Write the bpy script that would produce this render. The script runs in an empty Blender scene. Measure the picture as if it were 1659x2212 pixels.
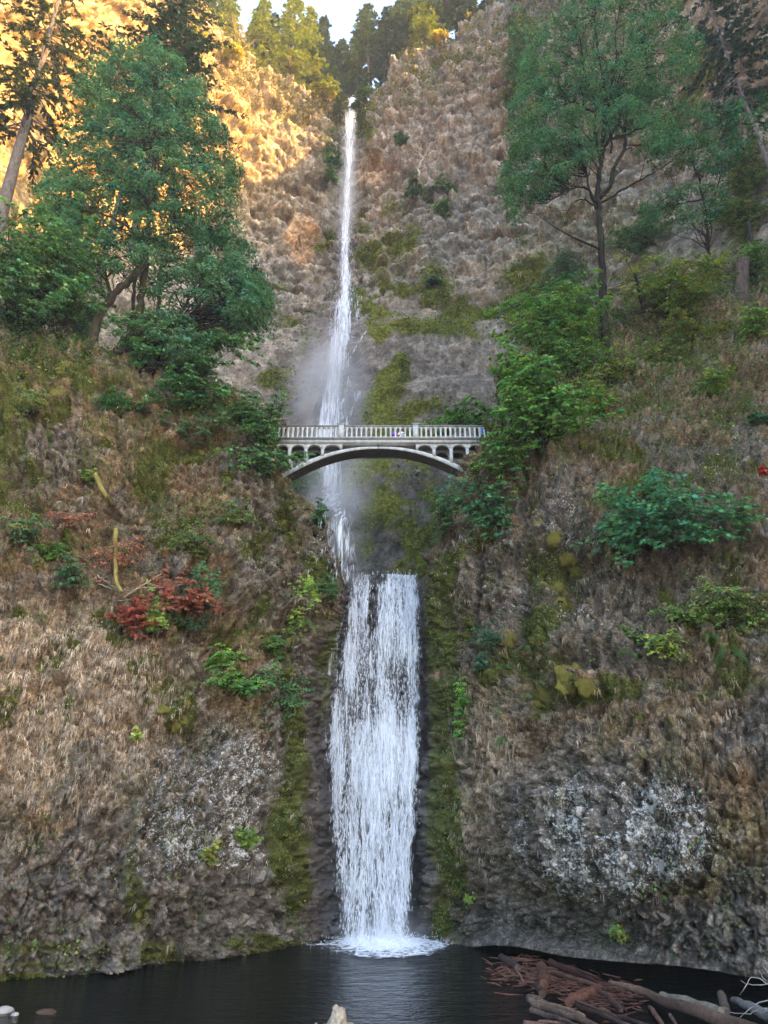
import bpy, math, random, time
import numpy as np
from mathutils import Vector
T0 = time.time()
SC = bpy.context.scene
COL = SC.collection
rng = np.random.default_rng(11)
random.seed(5)
R = math.radians

# ------------------------------------------------------------------ camera
CAMZ, PITCH, F = 6.3, R(24.5), 1475.0            # F: focal length in pixels of a 1659 x 2212 frame
cam = bpy.data.cameras.new("camera"); camo = bpy.data.objects.new("camera", cam); COL.objects.link(camo)
cam.sensor_fit = 'VERTICAL'; cam.sensor_height = 36.0; cam.lens = 36.0 * F / 2212.0
cam.clip_start = 0.1; cam.clip_end = 6000
camo.location = (0, 0, CAMZ); camo.rotation_euler = (math.pi/2 + PITCH, 0, 0)
SC.camera = camo
# ------------------------------------------------------------------ sky and sun
SUN_EL, SUN_AZ = R(26.5), R(-25)                    # azimuth measured from +x towards +y
w = bpy.data.worlds.new("World"); SC.world = w; w.use_nodes = True
nt = w.node_tree; nt.nodes.clear()
sky = nt.nodes.new("ShaderNodeTexSky"); sky.sky_type = 'NISHITA'; sky.sun_disc = False
sky.sun_elevation = SUN_EL; sky.sun_rotation = math.pi/2 - SUN_AZ
sky.dust_density = 2.2; sky.air_density = 1.0; sky.ozone_density = 0.4
bg = nt.nodes.new("ShaderNodeBackground"); bg.inputs[1].default_value = 0.15
wo = nt.nodes.new("ShaderNodeOutputWorld")
nt.links.new(sky.outputs[0], bg.inputs[0]); nt.links.new(bg.outputs[0], wo.inputs[0])
sl = bpy.data.lights.new("sun", 'SUN'); so = bpy.data.objects.new("sun", sl); COL.objects.link(so)
sl.energy = 2.9; sl.angle = R(0.5); sl.color = (1.0, 0.53, 0.12)
sd = Vector((math.cos(SUN_EL)*math.cos(SUN_AZ), math.cos(SUN_EL)*math.sin(SUN_AZ), math.sin(SUN_EL)))
so.rotation_euler = sd.to_track_quat('Z', 'Y').to_euler(); so.location = (80, 0, 260)
SC.view_settings.view_transform = 'Standard'; SC.view_settings.look = 'None'
SC.view_settings.gamma = 1.0; SC.view_settings.use_curve_mapping = False
SC.view_settings.exposure = 3.12
SC.render.film_transparent = False
SC.cycles.max_bounces = 5; SC.cycles.diffuse_bounces = 3; SC.cycles.transparent_max_bounces = 14
SC.cycles.glossy_bounces = 2; SC.cycles.transmission_bounces = 2; SC.cycles.volume_bounces = 1

# ------------------------------------------------------------------ helpers
CP, SP = math.cos(PITCH), math.sin(PITCH)
def at(u, v, d):
    """point seen at (u, v) of the 1659 x 2212 frame, standing d metres ahead of the camera (horizontally)"""
    u = np.asarray(u, float); v = np.asarray(v, float); d = np.asarray(d, float)
    a = (u - 829.5) / F; b = (1106.0 - v) / F
    y = CP - b*SP; z = SP + b*CP
    k = d / y
    return np.stack([a*k, y*k, CAMZ + z*k], -1)
def proj(p):
    p = np.asarray(p, float)
    x = p[..., 0]; y = p[..., 1]; z = p[..., 2] - CAMZ
    dep = y*CP + z*SP; up = -y*SP + z*CP
    dep = np.where(dep < 0.1, 0.1, dep)
    return 829.5 + F*x/dep, 1106.0 - F*up/dep, dep
def tag(o, label=None, cat=None, group=None, kind=None):
    if label: o['label'] = label
    if cat: o['category'] = cat
    if group: o['group'] = group
    if kind: o['kind'] = kind
    return o
def thing(name, label, cat, loc=(0, 0, 0), group=None):
    o = bpy.data.objects.new(name, None); COL.objects.link(o); o.location = tuple(float(c) for c in loc)
    o.empty_display_size = 0.2
    return tag(o, label, cat, group)

class MB:
    def __init__(s): s.v = []; s.f = []; s.c = []; s.n = 0
    def add(s, v, f, col=(0.5, 0.5, 0.5)):
        v = np.asarray(v, np.float32).reshape(-1, 3); f = np.asarray(f, np.int64)
        c = np.asarray(col, np.float32)
        if c.ndim == 1: c = np.broadcast_to(c, (len(v), 3))
        s.v.append(v); s.c.append(c); s.f.append(f + s.n); s.n += len(v)
        return s
    def box(s, lo, hi, col=(0.5,)*3):
        x0, y0, z0 = lo; x1, y1, z1 = hi
        v = [(x0,y0,z0),(x1,y0,z0),(x1,y1,z0),(x0,y1,z0),(x0,y0,z1),(x1,y0,z1),(x1,y1,z1),(x0,y1,z1)]
        f = [(0,3,2,1),(4,5,6,7),(0,1,5,4),(1,2,6,5),(2,3,7,6),(3,0,4,7)]
        return s.add(v, f, col)
    def tube(s, pts, rad, sides=6, col=(0.5,)*3, caps=True, rough=0.0):
        pts = np.asarray(pts, float); n = len(pts); rad = np.broadcast_to(np.asarray(rad, float), (n,))
        tg = np.gradient(pts, axis=0); tg /= np.linalg.norm(tg, axis=1, keepdims=True) + 1e-9
        ref = np.array([0.31, 0.95, 0.1]) if abs(tg[:, 1]).mean() < 0.8 else np.array([1., 0, 0])
        a = np.cross(tg, ref); a /= np.linalg.norm(a, axis=1, keepdims=True) + 1e-9
        b = np.cross(tg, a)
        th = np.arange(sides)*2*math.pi/sides
        rr = rad[:, None]*(1 + rough*rng.uniform(-1, 1, (n, sides)))
        ring = pts[:, None, :] + rr[..., None]*(np.cos(th)[None, :, None]*a[:, None, :] + np.sin(th)[None, :, None]*b[:, None, :])
        v = ring.reshape(-1, 3)
        i = np.arange(n-1)[:, None]*sides; j = np.arange(sides)[None, :]; j2 = (j+1) % sides
        f = np.stack([i+j, i+j2, i+sides+j2, i+sides+j], -1).reshape(-1, 4)
        c = np.asarray(col, float)
        if c.ndim == 2 and len(c) == n: c = np.repeat(c, sides, axis=0)
        s.add(v, f, c)
        if caps and sides == 6 or caps and sides == 8 or caps and sides == 10:
            k = s.n - len(v)
            cc = c if c.ndim == 1 else None
            for e in (0, n-1):
                m = pts[e]
                vv = np.vstack([ring[e], m[None]])
                ff = np.stack([np.arange(sides), (np.arange(sides)+1) % sides, np.full(sides, sides)], -1)
                s.add(vv, ff, cc if cc is not None else c[e*sides])
        return s
    def build(s, name, mat, parent=None, smooth=False, attrs=None, uv=None):
        v = np.concatenate(s.v); c = np.concatenate(s.c)
        me = bpy.data.meshes.new(name)
        me.vertices.add(len(v))
        loc = np.zeros(3)
        if parent is not None:
            pw = parent; loc = np.array(pw.location)
            while pw.parent is not None: pw = pw.parent; loc = loc + np.array(pw.location)
        me.vertices.foreach_set("co", (v - loc).astype(np.float32).ravel())
        lv = np.concatenate([f.ravel() for f in s.f])
        ls = np.concatenate([np.full(len(f), f.shape[1]) for f in s.f])
        st = np.concatenate([[0], np.cumsum(ls)[:-1]])
        me.loops.add(len(lv)); me.loops.foreach_set("vertex_index", lv.astype(np.int32))
        me.polygons.add(len(ls)); me.polygons.foreach_set("loop_start", st.astype(np.int32))
        at_ = me.attributes.new("Col", 'FLOAT_COLOR', 'POINT')
        at_.data.foreach_set("color", np.concatenate([c, np.ones((len(c), 1))], 1).astype(np.float32).ravel())
        if attrs:
            for k, a in attrs.items():
                aa = me.attributes.new(k, 'FLOAT', 'POINT'); aa.data.foreach_set("value", np.asarray(a, np.float32).ravel())
        if uv is not None:
            ul = me.uv_layers.new(name="flow"); ul.data.foreach_set("uv", np.asarray(uv, np.float32)[lv].ravel())
        me.update(calc_edges=True)
        if smooth: me.polygons.foreach_set("use_smooth", np.ones(len(ls), bool))
        me.materials.append(mat)
        o = bpy.data.objects.new(name, me); COL.objects.link(o)
        if parent is not None: o.parent = parent
        return o

# ---- numpy noise
def _h(ix, iy, iz, s=0):
    n = (ix.astype(np.int64)*73856093) ^ (iy.astype(np.int64)*19349663) ^ (iz.astype(np.int64)*83492791) ^ (s*2654435761)
    n = (n ^ (n >> 13)) * 1274126177 & 0xffffffff
    n = (n ^ (n >> 16)) * 2246822519 & 0xffffffff
    return ((n ^ (n >> 15)) & 0xffffff) / float(0xffffff)
def vnoise(p, s=0):
    i = np.floor(p).astype(np.int64); f = p - i; f = f*f*(3-2*f)
    out = 0
    for dx in (0, 1):
        wx = f[..., 0] if dx else 1-f[..., 0]
        for dy in (0, 1):
            wy = f[..., 1] if dy else 1-f[..., 1]
            for dz in (0, 1):
                wz = f[..., 2] if dz else 1-f[..., 2]
                out = out + wx*wy*wz*_h(i[..., 0]+dx, i[..., 1]+dy, i[..., 2]+dz, s)
    return out*2 - 1
def fbm(p, o=4, s=0, g=0.5):
    a = 1; t = 0; k = 0
    for q in range(o):
        t = t + a*vnoise(p*(2.03**q) + q*17.3, s+q); k += a; a *= g
    return t/k
def cell(p, s=0):
    """F1, F2 distance, a random value per cell, and a random tilt per cell (planar facets)"""
    i = np.floor(p).astype(np.int64)
    f1 = np.full(p.shape[:-1], 9.0); f2 = f1.copy(); idv = np.zeros_like(f1); tl = np.zeros_like(f1)
    for dx in (-1, 0, 1):
        for dy in (-1, 0, 1):
            for dz in (-1, 0, 1):
                cx, cy, cz = i[..., 0]+dx, i[..., 1]+dy, i[..., 2]+dz
                a, b, c = _h(cx, cy, cz, s+1), _h(cx, cy, cz, s+2), _h(cx, cy, cz, s+3)
                lx, ly, lz = p[..., 0]-cx-a, p[..., 1]-cy-b, p[..., 2]-cz-c
                d = np.sqrt(lx**2 + ly**2 + lz**2)
                m = d < f1
                f2 = np.where(m, f1, np.minimum(f2, d))
                idv = np.where(m, _h(cx, cy, cz, s+4), idv); f1 = np.where(m, d, f1)
                tl = np.where(m, 2*(lx*((a*7) % 1-.5) + ly*((b*7) % 1-.5) + lz*((c*7) % 1-.35)), tl)
    return f1, f2, idv, tl
def smooth01(x, a=0.0, b=1.0):
    t = np.clip((x-a)/(b-a), 0, 1); return t*t*(3-2*t)
def blob(U, V, cx, cy, rx, ry, e=0.35):
    d = np.sqrt(((U-cx)/rx)**2 + ((V-cy)/ry)**2)
    return 1 - smooth01(d, 1-e, 1+e)
def norm(v): return v/(np.linalg.norm(v, axis=-1, keepdims=True)+1e-9)
def mixc(c, col, m):
    return c*(1-m[..., None]) + np.asarray(col)*m[..., None]

# ------------------------------------------------------------------ materials
def newmat(name):
    m = bpy.data.materials.new(name); m.use_nodes = True
    n = m.node_tree.nodes; n.clear()
    return m, n, m.node_tree.links
def N(n, t, **k):
    o = n.new(t)
    for a, b in k.items():
        if a == 'ins':
            for q, val in b.items(): o.inputs[q].default_value = val
        else: setattr(o, a, b)
    return o
def ramp(n, fac, stops, links):
    r = n.new("ShaderNodeValToRGB"); e = r.color_ramp.elements
    while len(e) < len(stops): e.new(0.5)
    for i, (p, c) in enumerate(stops):
        e[i].position = p; e[i].color = (c, c, c, 1) if isinstance(c, (int, float)) else (*c, 1)
    links.new(fac, r.inputs[0]); return r.outputs[0]
def math_(n, l, op, a, b=None, clamp=False):
    m = n.new("ShaderNodeMath"); m.operation = op; m.use_clamp = clamp
    for i, x in enumerate((a, b)):
        if x is None: continue
        if isinstance(x, (int, float)): m.inputs[i].default_value = x
        else: l.new(x, m.inputs[i])
    return m.outputs[0]
def mixrgb(n, l, a, b, f, bt='MIX'):
    m = n.new("ShaderNodeMixRGB"); m.blend_type = bt
    for i, x in ((1, a), (2, b)):
        if isinstance(x, tuple): m.inputs[i].default_value = (*x, 1)
        else: l.new(x, m.inputs[i])
    if isinstance(f, (int, float)): m.inputs[0].default_value = f
    else: l.new(f, m.inputs[0])
    return m.outputs[0]
def noise(n, l, vec, scale, detail=4, rough=0.6, dist=0.0):
    t = N(n, "ShaderNodeTexNoise", ins={'Scale': scale, 'Detail': detail, 'Roughness': rough, 'Distortion': dist})
    l.new(vec, t.inputs['Vector']); return t.outputs['Fac']
def mapping(n, l, vec, sc):
    m = N(n, "ShaderNodeMapping", ins={'Scale': sc}); l.new(vec, m.inputs[0]); return m.outputs[0]

def mat_surface(name, kvar=0.5, scale=3.0, rough=0.9, bump=0.3, bscale=8.0, stretch=(1, 1, 1), spec=0.3, bdist=0.05):
    """vertex colour times procedural grain, with bump"""
    m, n, l = newmat(name)
    a = N(n, "ShaderNodeAttribute", attribute_name="Col")
    g = N(n, "ShaderNodeNewGeometry"); pos = mapping(n, l, g.outputs['Position'], stretch)
    n1 = noise(n, l, pos, scale, 6, 0.7); n2 = noise(n, l, pos, bscale, 6, 0.75)
    k = ramp(n, n1, [(0.25, 1-kvar), (0.75, 1+kvar)], l)
    c = mixrgb(n, l, a.outputs['Color'], k, 1.0, 'MULTIPLY')
    b = N(n, "ShaderNodeBump", ins={'Strength': bump, 'Distance': bdist}); l.new(n2, b.inputs['Height'])
    p = N(n, "ShaderNodeBsdfPrincipled", ins={'Roughness': rough, 'Specular IOR Level': spec})
    l.new(c, p.inputs['Base Color']); l.new(b.outputs[0], p.inputs['Normal'])
    o = n.new("ShaderNodeOutputMaterial"); l.new(p.outputs[0], o.inputs[0])
    return m
def mat_leaf(name, trans=0.35, var=0.35, scale=1.5):
    m, n, l = newmat(name)
    a = N(n, "ShaderNodeAttribute", attribute_name="Col")
    g = N(n, "ShaderNodeNewGeometry")
    n1 = noise(n, l, g.outputs['Position'], scale, 3, 0.6)
    k = ramp(n, n1, [(0.3, 1-var), (0.7, 1+var)], l)
    c = mixrgb(n, l, a.outputs['Color'], k, 1.0, 'MULTIPLY')
    p = N(n, "ShaderNodeBsdfPrincipled", ins={'Roughness': 0.55, 'Specular IOR Level': 0.25})
    l.new(c, p.inputs['Base Color'])
    t = N(n, "ShaderNodeBsdfTranslucent")
    c2 = mixrgb(n, l, c, (1.25, 1.3, 0.7), 1.0, 'MULTIPLY'); l.new(c2, t.inputs[0])
    x = N(n, "ShaderNodeMixShader", ins={0: trans}); l.new(p.outputs[0], x.inputs[1]); l.new(t.outputs[0], x.inputs[2])
    o = n.new("ShaderNodeOutputMaterial"); l.new(x.outputs[0], o.inputs[0])
    return m
M_leaf = mat_leaf("leaves", 0.42, 0.3)
M_needle = mat_leaf("needles", 0.15, 0.4, 2.0)
M_grass = mat_leaf("dry grass", 0.2, 0.3, 3.0)
M_bark = mat_surface("bark", 0.75, 4.5, 0.95, 1.0, 9.0, (1, 1, 0.3), 0.12, 0.15)
M_moss = mat_surface("moss", 0.5, 5.0, 0.95, 1.0, 22.0, (1, 1, 1), 0.1, 0.08)
M_wood = mat_surface("weathered wood", 0.75, 7.0, 0.8, 1.0, 16.0, (1, 1, 1), 0.25, 0.09)
M_concrete = mat_surface("concrete", 0.45, 2.6, 0.85, 0.4, 9.0, (1, 1, 0.45), 0.3, 0.02)
M_cloth = mat_surface("cloth", 0.12, 6.0, 0.85, 0.2, 30.0)
M_skin = mat_surface("skin", 0.06, 6.0, 0.6, 0.05, 30.0)
M_stone = mat_surface("stone", 0.4, 3.0, 0.85, 0.7, 9.0)

def mat_cliff(name, lscale, fine, bd, hc=1.0, mg=1.0):
    m, n, l = newmat(name)
    a = N(n, "ShaderNodeAttribute", attribute_name="Col")
    li = N(n, "ShaderNodeAttribute", attribute_name="lichen"); mo = N(n, "ShaderNodeAttribute", attribute_name="moss")
    we = N(n, "ShaderNodeAttribute", attribute_name="wet")
    g = N(n, "ShaderNodeNewGeometry"); P = g.outputs['Position']
    n1 = noise(n, l, P, fine*0.5, 7, 0.78); n2 = noise(n, l, P, fine*1.9, 5, 0.8)
    k = ramp(n, n1, [(0.34, 1-.75*hc), (0.5, 0.95), (0.66, 1+1.0*hc)], l)
    c = mixrgb(n, l, a.outputs['Color'], k, 1.0, 'MULTIPLY')
    k2 = ramp(n, n2, [(0.36, 1-.58*hc), (0.5, 0.95), (0.64, 1+.7*hc)], l)
    c = mixrgb(n, l, c, k2, 1.0, 'MULTIPLY')
    # moss
    n3 = noise(n, l, P, fine*0.8, 5, 0.7)
    mf = math_(n, l, 'ADD', mo.outputs['Fac'], n3)
    mf = ramp(n, mf, [(0.0, 0.0), (0.62, 0.0), (0.82, 1.0)], l)
    mf = math_(n, l, 'MULTIPLY', mf, ramp(n, mo.outputs['Fac'], [(0.05, 0.0), (0.3, 1.0)], l))
    n4 = noise(n, l, P, fine*2.2, 4, 0.7)
    mc = ramp(n, n4, [(0.34, (0.018*mg, 0.021*mg, 0.006)), (0.5, (0.050*mg, 0.055*mg, 0.011)), (0.66, (0.115*mg, 0.120*mg, 0.024))], l)
    c = mixrgb(n, l, c, mc, mf)
    # lichen: speckled crust
    vo = N(n, "ShaderNodeTexVoronoi", ins={'Scale': lscale, 'Randomness': 1.0}); l.new(P, vo.inputs['Vector'])
    n5 = noise(n, l, P, lscale*0.8, 4, 0.7)
    s = math_(n, l, 'ADD', n5, math_(n, l, 'MULTIPLY', vo.outputs['Distance'], -0.35))
    s = math_(n, l, 'ADD', s, math_(n, l, 'MULTIPLY', li.outputs['Fac'], 0.42))
    lf = ramp(n, s, [(0.0, 0), (0.60, 0.0), (0.68, 1.0)], l)
    lf = math_(n, l, 'MULTIPLY', lf, ramp(n, li.outputs['Fac'], [(0.02, 0.0), (0.25, 1.0)], l))
    c = mixrgb(n, l, c, (0.38, 0.375, 0.35), lf)
    h = math_(n, l, 'ADD', n1, math_(n, l, 'MULTIPLY', n2, 0.4))
    h = math_(n, l, 'ADD', h, math_(n, l, 'MULTIPLY', n4, 0.15))
    b = N(n, "ShaderNodeBump", ins={'Strength': 0.7, 'Distance': bd}); l.new(h, b.inputs['Height'])
    p = N(n, "ShaderNodeBsdfPrincipled")
    l.new(c, p.inputs['Base Color']); l.new(b.outputs[0], p.inputs['Normal'])
    l.new(ramp(n, we.outputs['Fac'], [(0, 0.93), (1, 0.35)], l), p.inputs['Roughness'])
    l.new(ramp(n, we.outputs['Fac'], [(0, 0.15), (1, 0.6)], l), p.inputs['Specular IOR Level'])
    o = n.new("ShaderNodeOutputMaterial"); l.new(p.outputs[0], o.inputs[0])
    return m
M_cliff = mat_cliff("front cliff rock", 8.0, 3.4, 0.16)
M_cliff2 = mat_cliff("upper cliff rock", 3.0, 1.0, 0.35, 0.7, 1.5)
# ------------------------------------------------------------------ surfaces
def interp_rows(C, n):
    """C: (k, m, 3) control rows -> (n, m, 3), smooth along axis 0 (Catmull-Rom)"""
    k = C.shape[0]; t = np.linspace(0, k-1-1e-6, n); i = t.astype(int); f = (t-i)[:, None, None]
    p = lambda j: C[np.clip(j, 0, k-1)]
    p0, p1, p2, p3 = p(i-1), p(i), p(i+1), p(i+2)
    return 0.5*((2*p1) + (-p0+p2)*f + (2*p0-5*p1+4*p2-p3)*f*f + (-p0+3*p1-3*p2+p3)*f**3)
def grid_faces(n, m):
    i = np.arange(n-1)[:, None]*m; j = np.arange(m-1)[None]
    return np.stack([i+j, i+j+1, i+m+j+1, i+m+j], -1).reshape(-1, 4)
def grid_normals(P):
    a = np.gradient(P, axis=0); b = np.gradient(P, axis=1)
    n = norm(np.cross(b, a)); return n

# front cliff: columns of (U, V, d) from the foot to the top, seen left to right
WL = lambda v: 6.3/math.tan(-(math.atan((1106-v)/F)+PITCH))
cols = [
 # cave/under water          lip                 ...                                                                                         top
 [(-230,2190,34), (-230,2150,33.5), (-230,1900,33.2), (-230,1650,33.6), (-230,1400,35), (-230,1150,37), (-230,930,39), (-230,725,42)],
 [(0,2150,36.6), (0,2117,35.9), (0,1900,35.7), (0,1650,36.2), (0,1400,37.5), (0,1150,39.5), (0,930,41.5), (0,735,44)],
 [(180,2130,38.5), (180,2098,37.8), (180,1880,37.4), (180,1640,38), (180,1390,39.3), (180,1150,41), (180,940,42.6), (180,748,45)],
 [(340,2110,40.6), (340,2080,39.8), (340,1870,39.3), (340,1620,39.9), (340,1380,41), (340,1150,42.3), (340,960,43.6), (340,785,46)],
 [(470,2095,42.5), (470,2066,41.6), (470,1860,41.1), (470,1610,41.7), (470,1380,42.6), (470,1160,43.5), (470,990,44.4), (460,835,46)],
 [(575,2080,44.8), (575,2050,43.9), (570,1850,43.3), (575,1600,43.6), (585,1380,44.2), (592,1180,44.9), (588,1040,45.0), (570,885,45.3)],
 [(640,2065,46.5), (636,2042,45.4), (628,1850,44.6), (640,1600,44.7), (655,1400,45.1), (672,1250,45.7), (660,1110,45.6), (618,965,45.6)],
 [(690,2060,48), (678,2038,47), (668,1850,46.6), (676,1600,46.9), (694,1420,47.1), (722,1310,47.4), (726,1240,47.6), (716,1175,47.8)],
 [(745,2058,49), (742,2036,48.4), (748,1850,48.4), (755,1600,48.9), (752,1420,49.5), (752,1330,50.0), (750,1285,50.4), (748,1256,50.8)],
 [(825,2058,49.2), (820,2036,48.5), (825,1850,48.5), (830,1600,49.0), (830,1420,49.6), (830,1330,50.1), (830,1290,50.5), (830,1257,50.9)],
 [(895,2058,49), (890,2036,48.4), (898,1850,48.4), (905,1600,48.9), (905,1420,49.5), (908,1330,50.0), (908,1280,50.4), (907,1249,50.8)],
 [(950,2055,48), (925,2033,46.8), (930,1850,46.4), (938,1600,46.6), (938,1430,47), (934,1320,47.4), (930,1240,47.7), (938,1165,48)],
 [(1040,2050,48), (1010,2032,44.8), (1000,1850,44.4), (1000,1600,44.6), (992,1430,45), (980,1290,45.5), (970,1180,46), (1000,1055,46.8)],
 [(1120,2052,49), (1100,2029,41.5), (1085,1850,41.8), (1080,1610,42.2), (1075,1420,43.2), (1070,1250,44.2), (1062,1100,44.6), (1048,945,45.4)],
 [(1240,2070,47), (1222,2050,38.2), (1210,1850,38), (1200,1620,38.6), (1190,1410,40.2), (1185,1220,42), (1175,1030,44), (1150,830,48)],
 [(1350,2080,45.5), (1345,2061,35.6), (1340,1850,35.3), (1335,1630,36), (1330,1410,38), (1330,1200,40.6), (1330,950,44.2), (1320,700,52)],
 [(1500,2090,44), (1500,2074,33.8), (1500,1860,33.6), (1500,1640,34.4), (1500,1410,36.6), (1500,1190,39.6), (1500,920,44.2), (1500,640,53)],
 [(1659,2110,42), (1659,2100,32.4), (1659,1860,32.2), (1659,1640,33.1), (1659,1410,35.5), (1659,1180,38.8), (1659,910,44), (1659,600,53)],
 [(1880,2140,38), (1880,2135,30.6), (1880,1870,30.6), (1880,1640,31.6), (1880,1410,34.2), (1880,1180,37.6), (1880,900,43), (1880,570,53)],
 [(2300,2200,27), (2300,2190,26), (2300,1880,26), (2300,1640,27.5), (2300,1410,30), (2300,1180,33.6), (2300,900,40), (2300,560,50)],
]
C = np.array([[at(*q) for q in c] for c in cols])           # (ncol, nlev, 3)
# cave roof / underwater start: push below the water
C[:, 0, 2] = np.minimum(C[:, 0, 2], -1.2)
ca, cb = C[:, 0]*.7 + C[:, 1]*.3, C[:, 0]*.15 + C[:, 1]*.85      # cave roof: runs back nearly level, then down
for k in range(13, len(cols)):
    ca[k] = C[k, 1] + [0, 4.5, 0.25]; cb[k] = C[k, 1] + [0, 0.7, 0.0]
C = np.concatenate([C[:, :1], ca[:, None], cb[:, None], C[:, 1:]], 1)
top = C[:, -1].copy()
lipmask = np.zeros(len(cols)); lipmask[8:11] = 1
r1 = top + np.array([0, 2.5, 0.5]); r2 = top + np.array([0, 9, 0.8]); r3 = top + np.array([0, 22, -14]); r4 = top + np.array([0, 30, -45])
for k in range(8, 11):
    r1[k] = top[k] + [0, 2, -0.05]; r2[k] = top[k] + [0, 8, -0.1]; r3[k] = top[k] + [0, 22, -1.5]; r4[k] = top[k] + [0, 30, -10]
for k in (6, 7): r1[k, 0] -= 1.5; r2[k, 0] -= 5; r3[k, 0] -= 10; r4[k, 0] -= 14
for k in (11, 12, 13): r1[k, 0] += 1.2; r2[k, 0] += 5; r3[k, 0] += 10; r4[k, 0] += 14
for k in range(14, 20): r1[k, 2] += 2; r2[k, 2] += 8; r3[k, 2] += 20; r3[k, 1] += 6; r4[k, 2] += 48; r4[k, 1] += 6
C = np.concatenate([C, r1[:, None], r2[:, None], r3[:, None], r4[:, None]], 1)
NR, NC = 500, 560
# rows: dense on the visible face
G = interp_rows(C, 460)                                      # along columns
lev = C.shape[1]
tt = np.concatenate([np.linspace(0, 3, 26)[:-1], np.linspace(3, 9.3, 415), np.linspace(9.3, lev-1, 40)[1:]])
Gt = np.transpose(G, (1, 0, 2))
def resample(A, t):
    k = A.shape[0]; t = np.clip(t, 0, k-1-1e-6); i = t.astype(int); f = (t-i)[:, None, None]
    p = lambda j: A[np.clip(j, 0, k-1)]
    p0, p1, p2, p3 = p(i-1), p(i), p(i+1), p(i+2)
    return 0.5*((2*p1) + (-p0+p2)*f + (2*p0-5*p1+4*p2-p3)*f*f + (-p0+3*p1-3*p2+p3)*f**3)
# resample columns more evenly: visible columns get most samples
cu = np.array([c[4][0] for c in cols], float)
su = np.concatenate([np.linspace(-230, 0, 24)[:-1], np.linspace(0, 1659, 470), np.linspace(1659, 2300, 36)[1:]])
tc = np.interp(su, cu, np.arange(len(cols)))
FR = resample(resample(C, tc).transpose(1, 0, 2), tt)        # (rows, cols, 3)
Un, Vn, _ = proj(FR)
Nn = grid_normals(FR); Nn = np.where((Nn[..., 1:2] > 0) & (Nn[..., 2:3] < 0.3), -Nn, Nn)
face = smooth01(tt, 2.75, 3.02)[:, None]*np.ones((1, FR.shape[1]))
gul = np.exp(-((np.interp(np.arange(FR.shape[1]), np.arange(FR.shape[1]), tc)-9.0)/1.6)**4)[None, :]
q = FR*np.array([1, 1, 0.8])
wq = q + 0.25*np.stack([fbm(q*0.7, 3, 3), fbm(q*0.7, 3, 4), fbm(q*0.7, 3, 5)], -1)
f1, f2, idv, ft = cell(wq*0.75, 7)
g1, g2, gid, gt = cell(wq*2.1, 17)
cr = lambda a, b_, w_: np.exp(-((b_-a)/w_)**2)
h1, h2, hid, ht = cell(wq*np.array([5.5, 5.5, 4.0]), 27)
lk = smooth01(fbm(q*0.12, 2, 40), -0.5, 0.3)
disp = 1.8*fbm(q*0.16, 4, 20) - 0.9*np.abs(fbm(q*np.array([0.42, 0.42, 0.22]), 3, 21)) + lk*(0.9*ft + 0.30*np.clip((f2-f1)/.07, 0, 1)) + 0.55*(idv-0.5) + 0.20*np.clip((g2-g1)/.1, 0, 1) + 0.30*(gid-0.5) + 0.55*gt + 0.08*np.clip((h2-h1)/.15, 0, 1) + 0.13*(hid-.5) + 0.25*ht + 0.07*fbm(q*2.6, 3, 30) - .35
ribs = 0.25*np.abs(fbm(FR*np.array([1.3, 1.3, 0.25]), 3, 50))
disp = (disp + ribs)*(1-0.72*gul)
bz = FR[..., 2] + 1.2*fbm(FR*np.array([0.12, 0.12, 0.3]), 3, 55)
led = fbm(np.stack([FR[..., 0]*0.06, FR[..., 1]*0.06, bz*0.55], -1), 3, 56); led = np.sign(led)*np.abs(led)**0.6
PROT = 1
disp = disp + 0.5*led*(1-0.85*gul) + 0.02*rng.uniform(-1, 1, disp.shape)
for cx_, cy_, rx_, ry_, k_ in [(1330,1245,230,55,-1.9),(1400,1405,300,36,.9),(1190,1200,36,230,1.2),(1130,1100,10,110,-.8),(1165,1010,10,110,-.8),(440,965,90,30,-1.0),(1330,1780,250,150,1.0),(450,1790,210,170,.9),
   (385,1545,60,26,.9),(400,1600,100,22,-.7),(570,1150,20,90,-.5),(520,1180,26,100,.7),(240,800,90,24,.7),(240,850,120,18,-.8),(90,1000,80,22,.6),(90,1040,100,16,-.7),(1500,960,70,20,-1.0),(1560,1130,90,22,.7),(1560,1180,110,24,-.9),(1240,1470,60,26,.8),(1260,1520,90,16,-.6),
   (1000,1240,26,60,.8),(1035,1260,10,90,-1.0),(1130,1350,14,80,-.9),(620,1330,50,20,.6),(330,1190,50,16,-.5),(200,1380,120,14,.5),(1590,1320,90,18,-.7),(1000,2070,1,1,0)]:
    disp = disp + k_*blob(Un + 14*fbm(q*0.8, 2, 63), Vn + 14*fbm(q*0.8, 2, 64), cx_, cy_, rx_, ry_, .45)
rmp = smooth01(tt, 2.99, 3.10)[:, None]; d2 = (disp*rmp + np.clip(disp, -.6, .6)*(1-rmp))*np.clip(face, 0.05, 1)
# lower overhang crumbly
Pf = FR + Nn*d2[..., None]
Pf[..., 1] = np.where(gul > 0.6, np.maximum(Pf[..., 1], FR[..., 1]-0.1), Pf[..., 1])
U, V, Dp = proj(Pf)
NU = U + 28*fbm(q*0.35, 3, 61); NV = V + 30*fbm(q*0.35, 3, 62)
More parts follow.
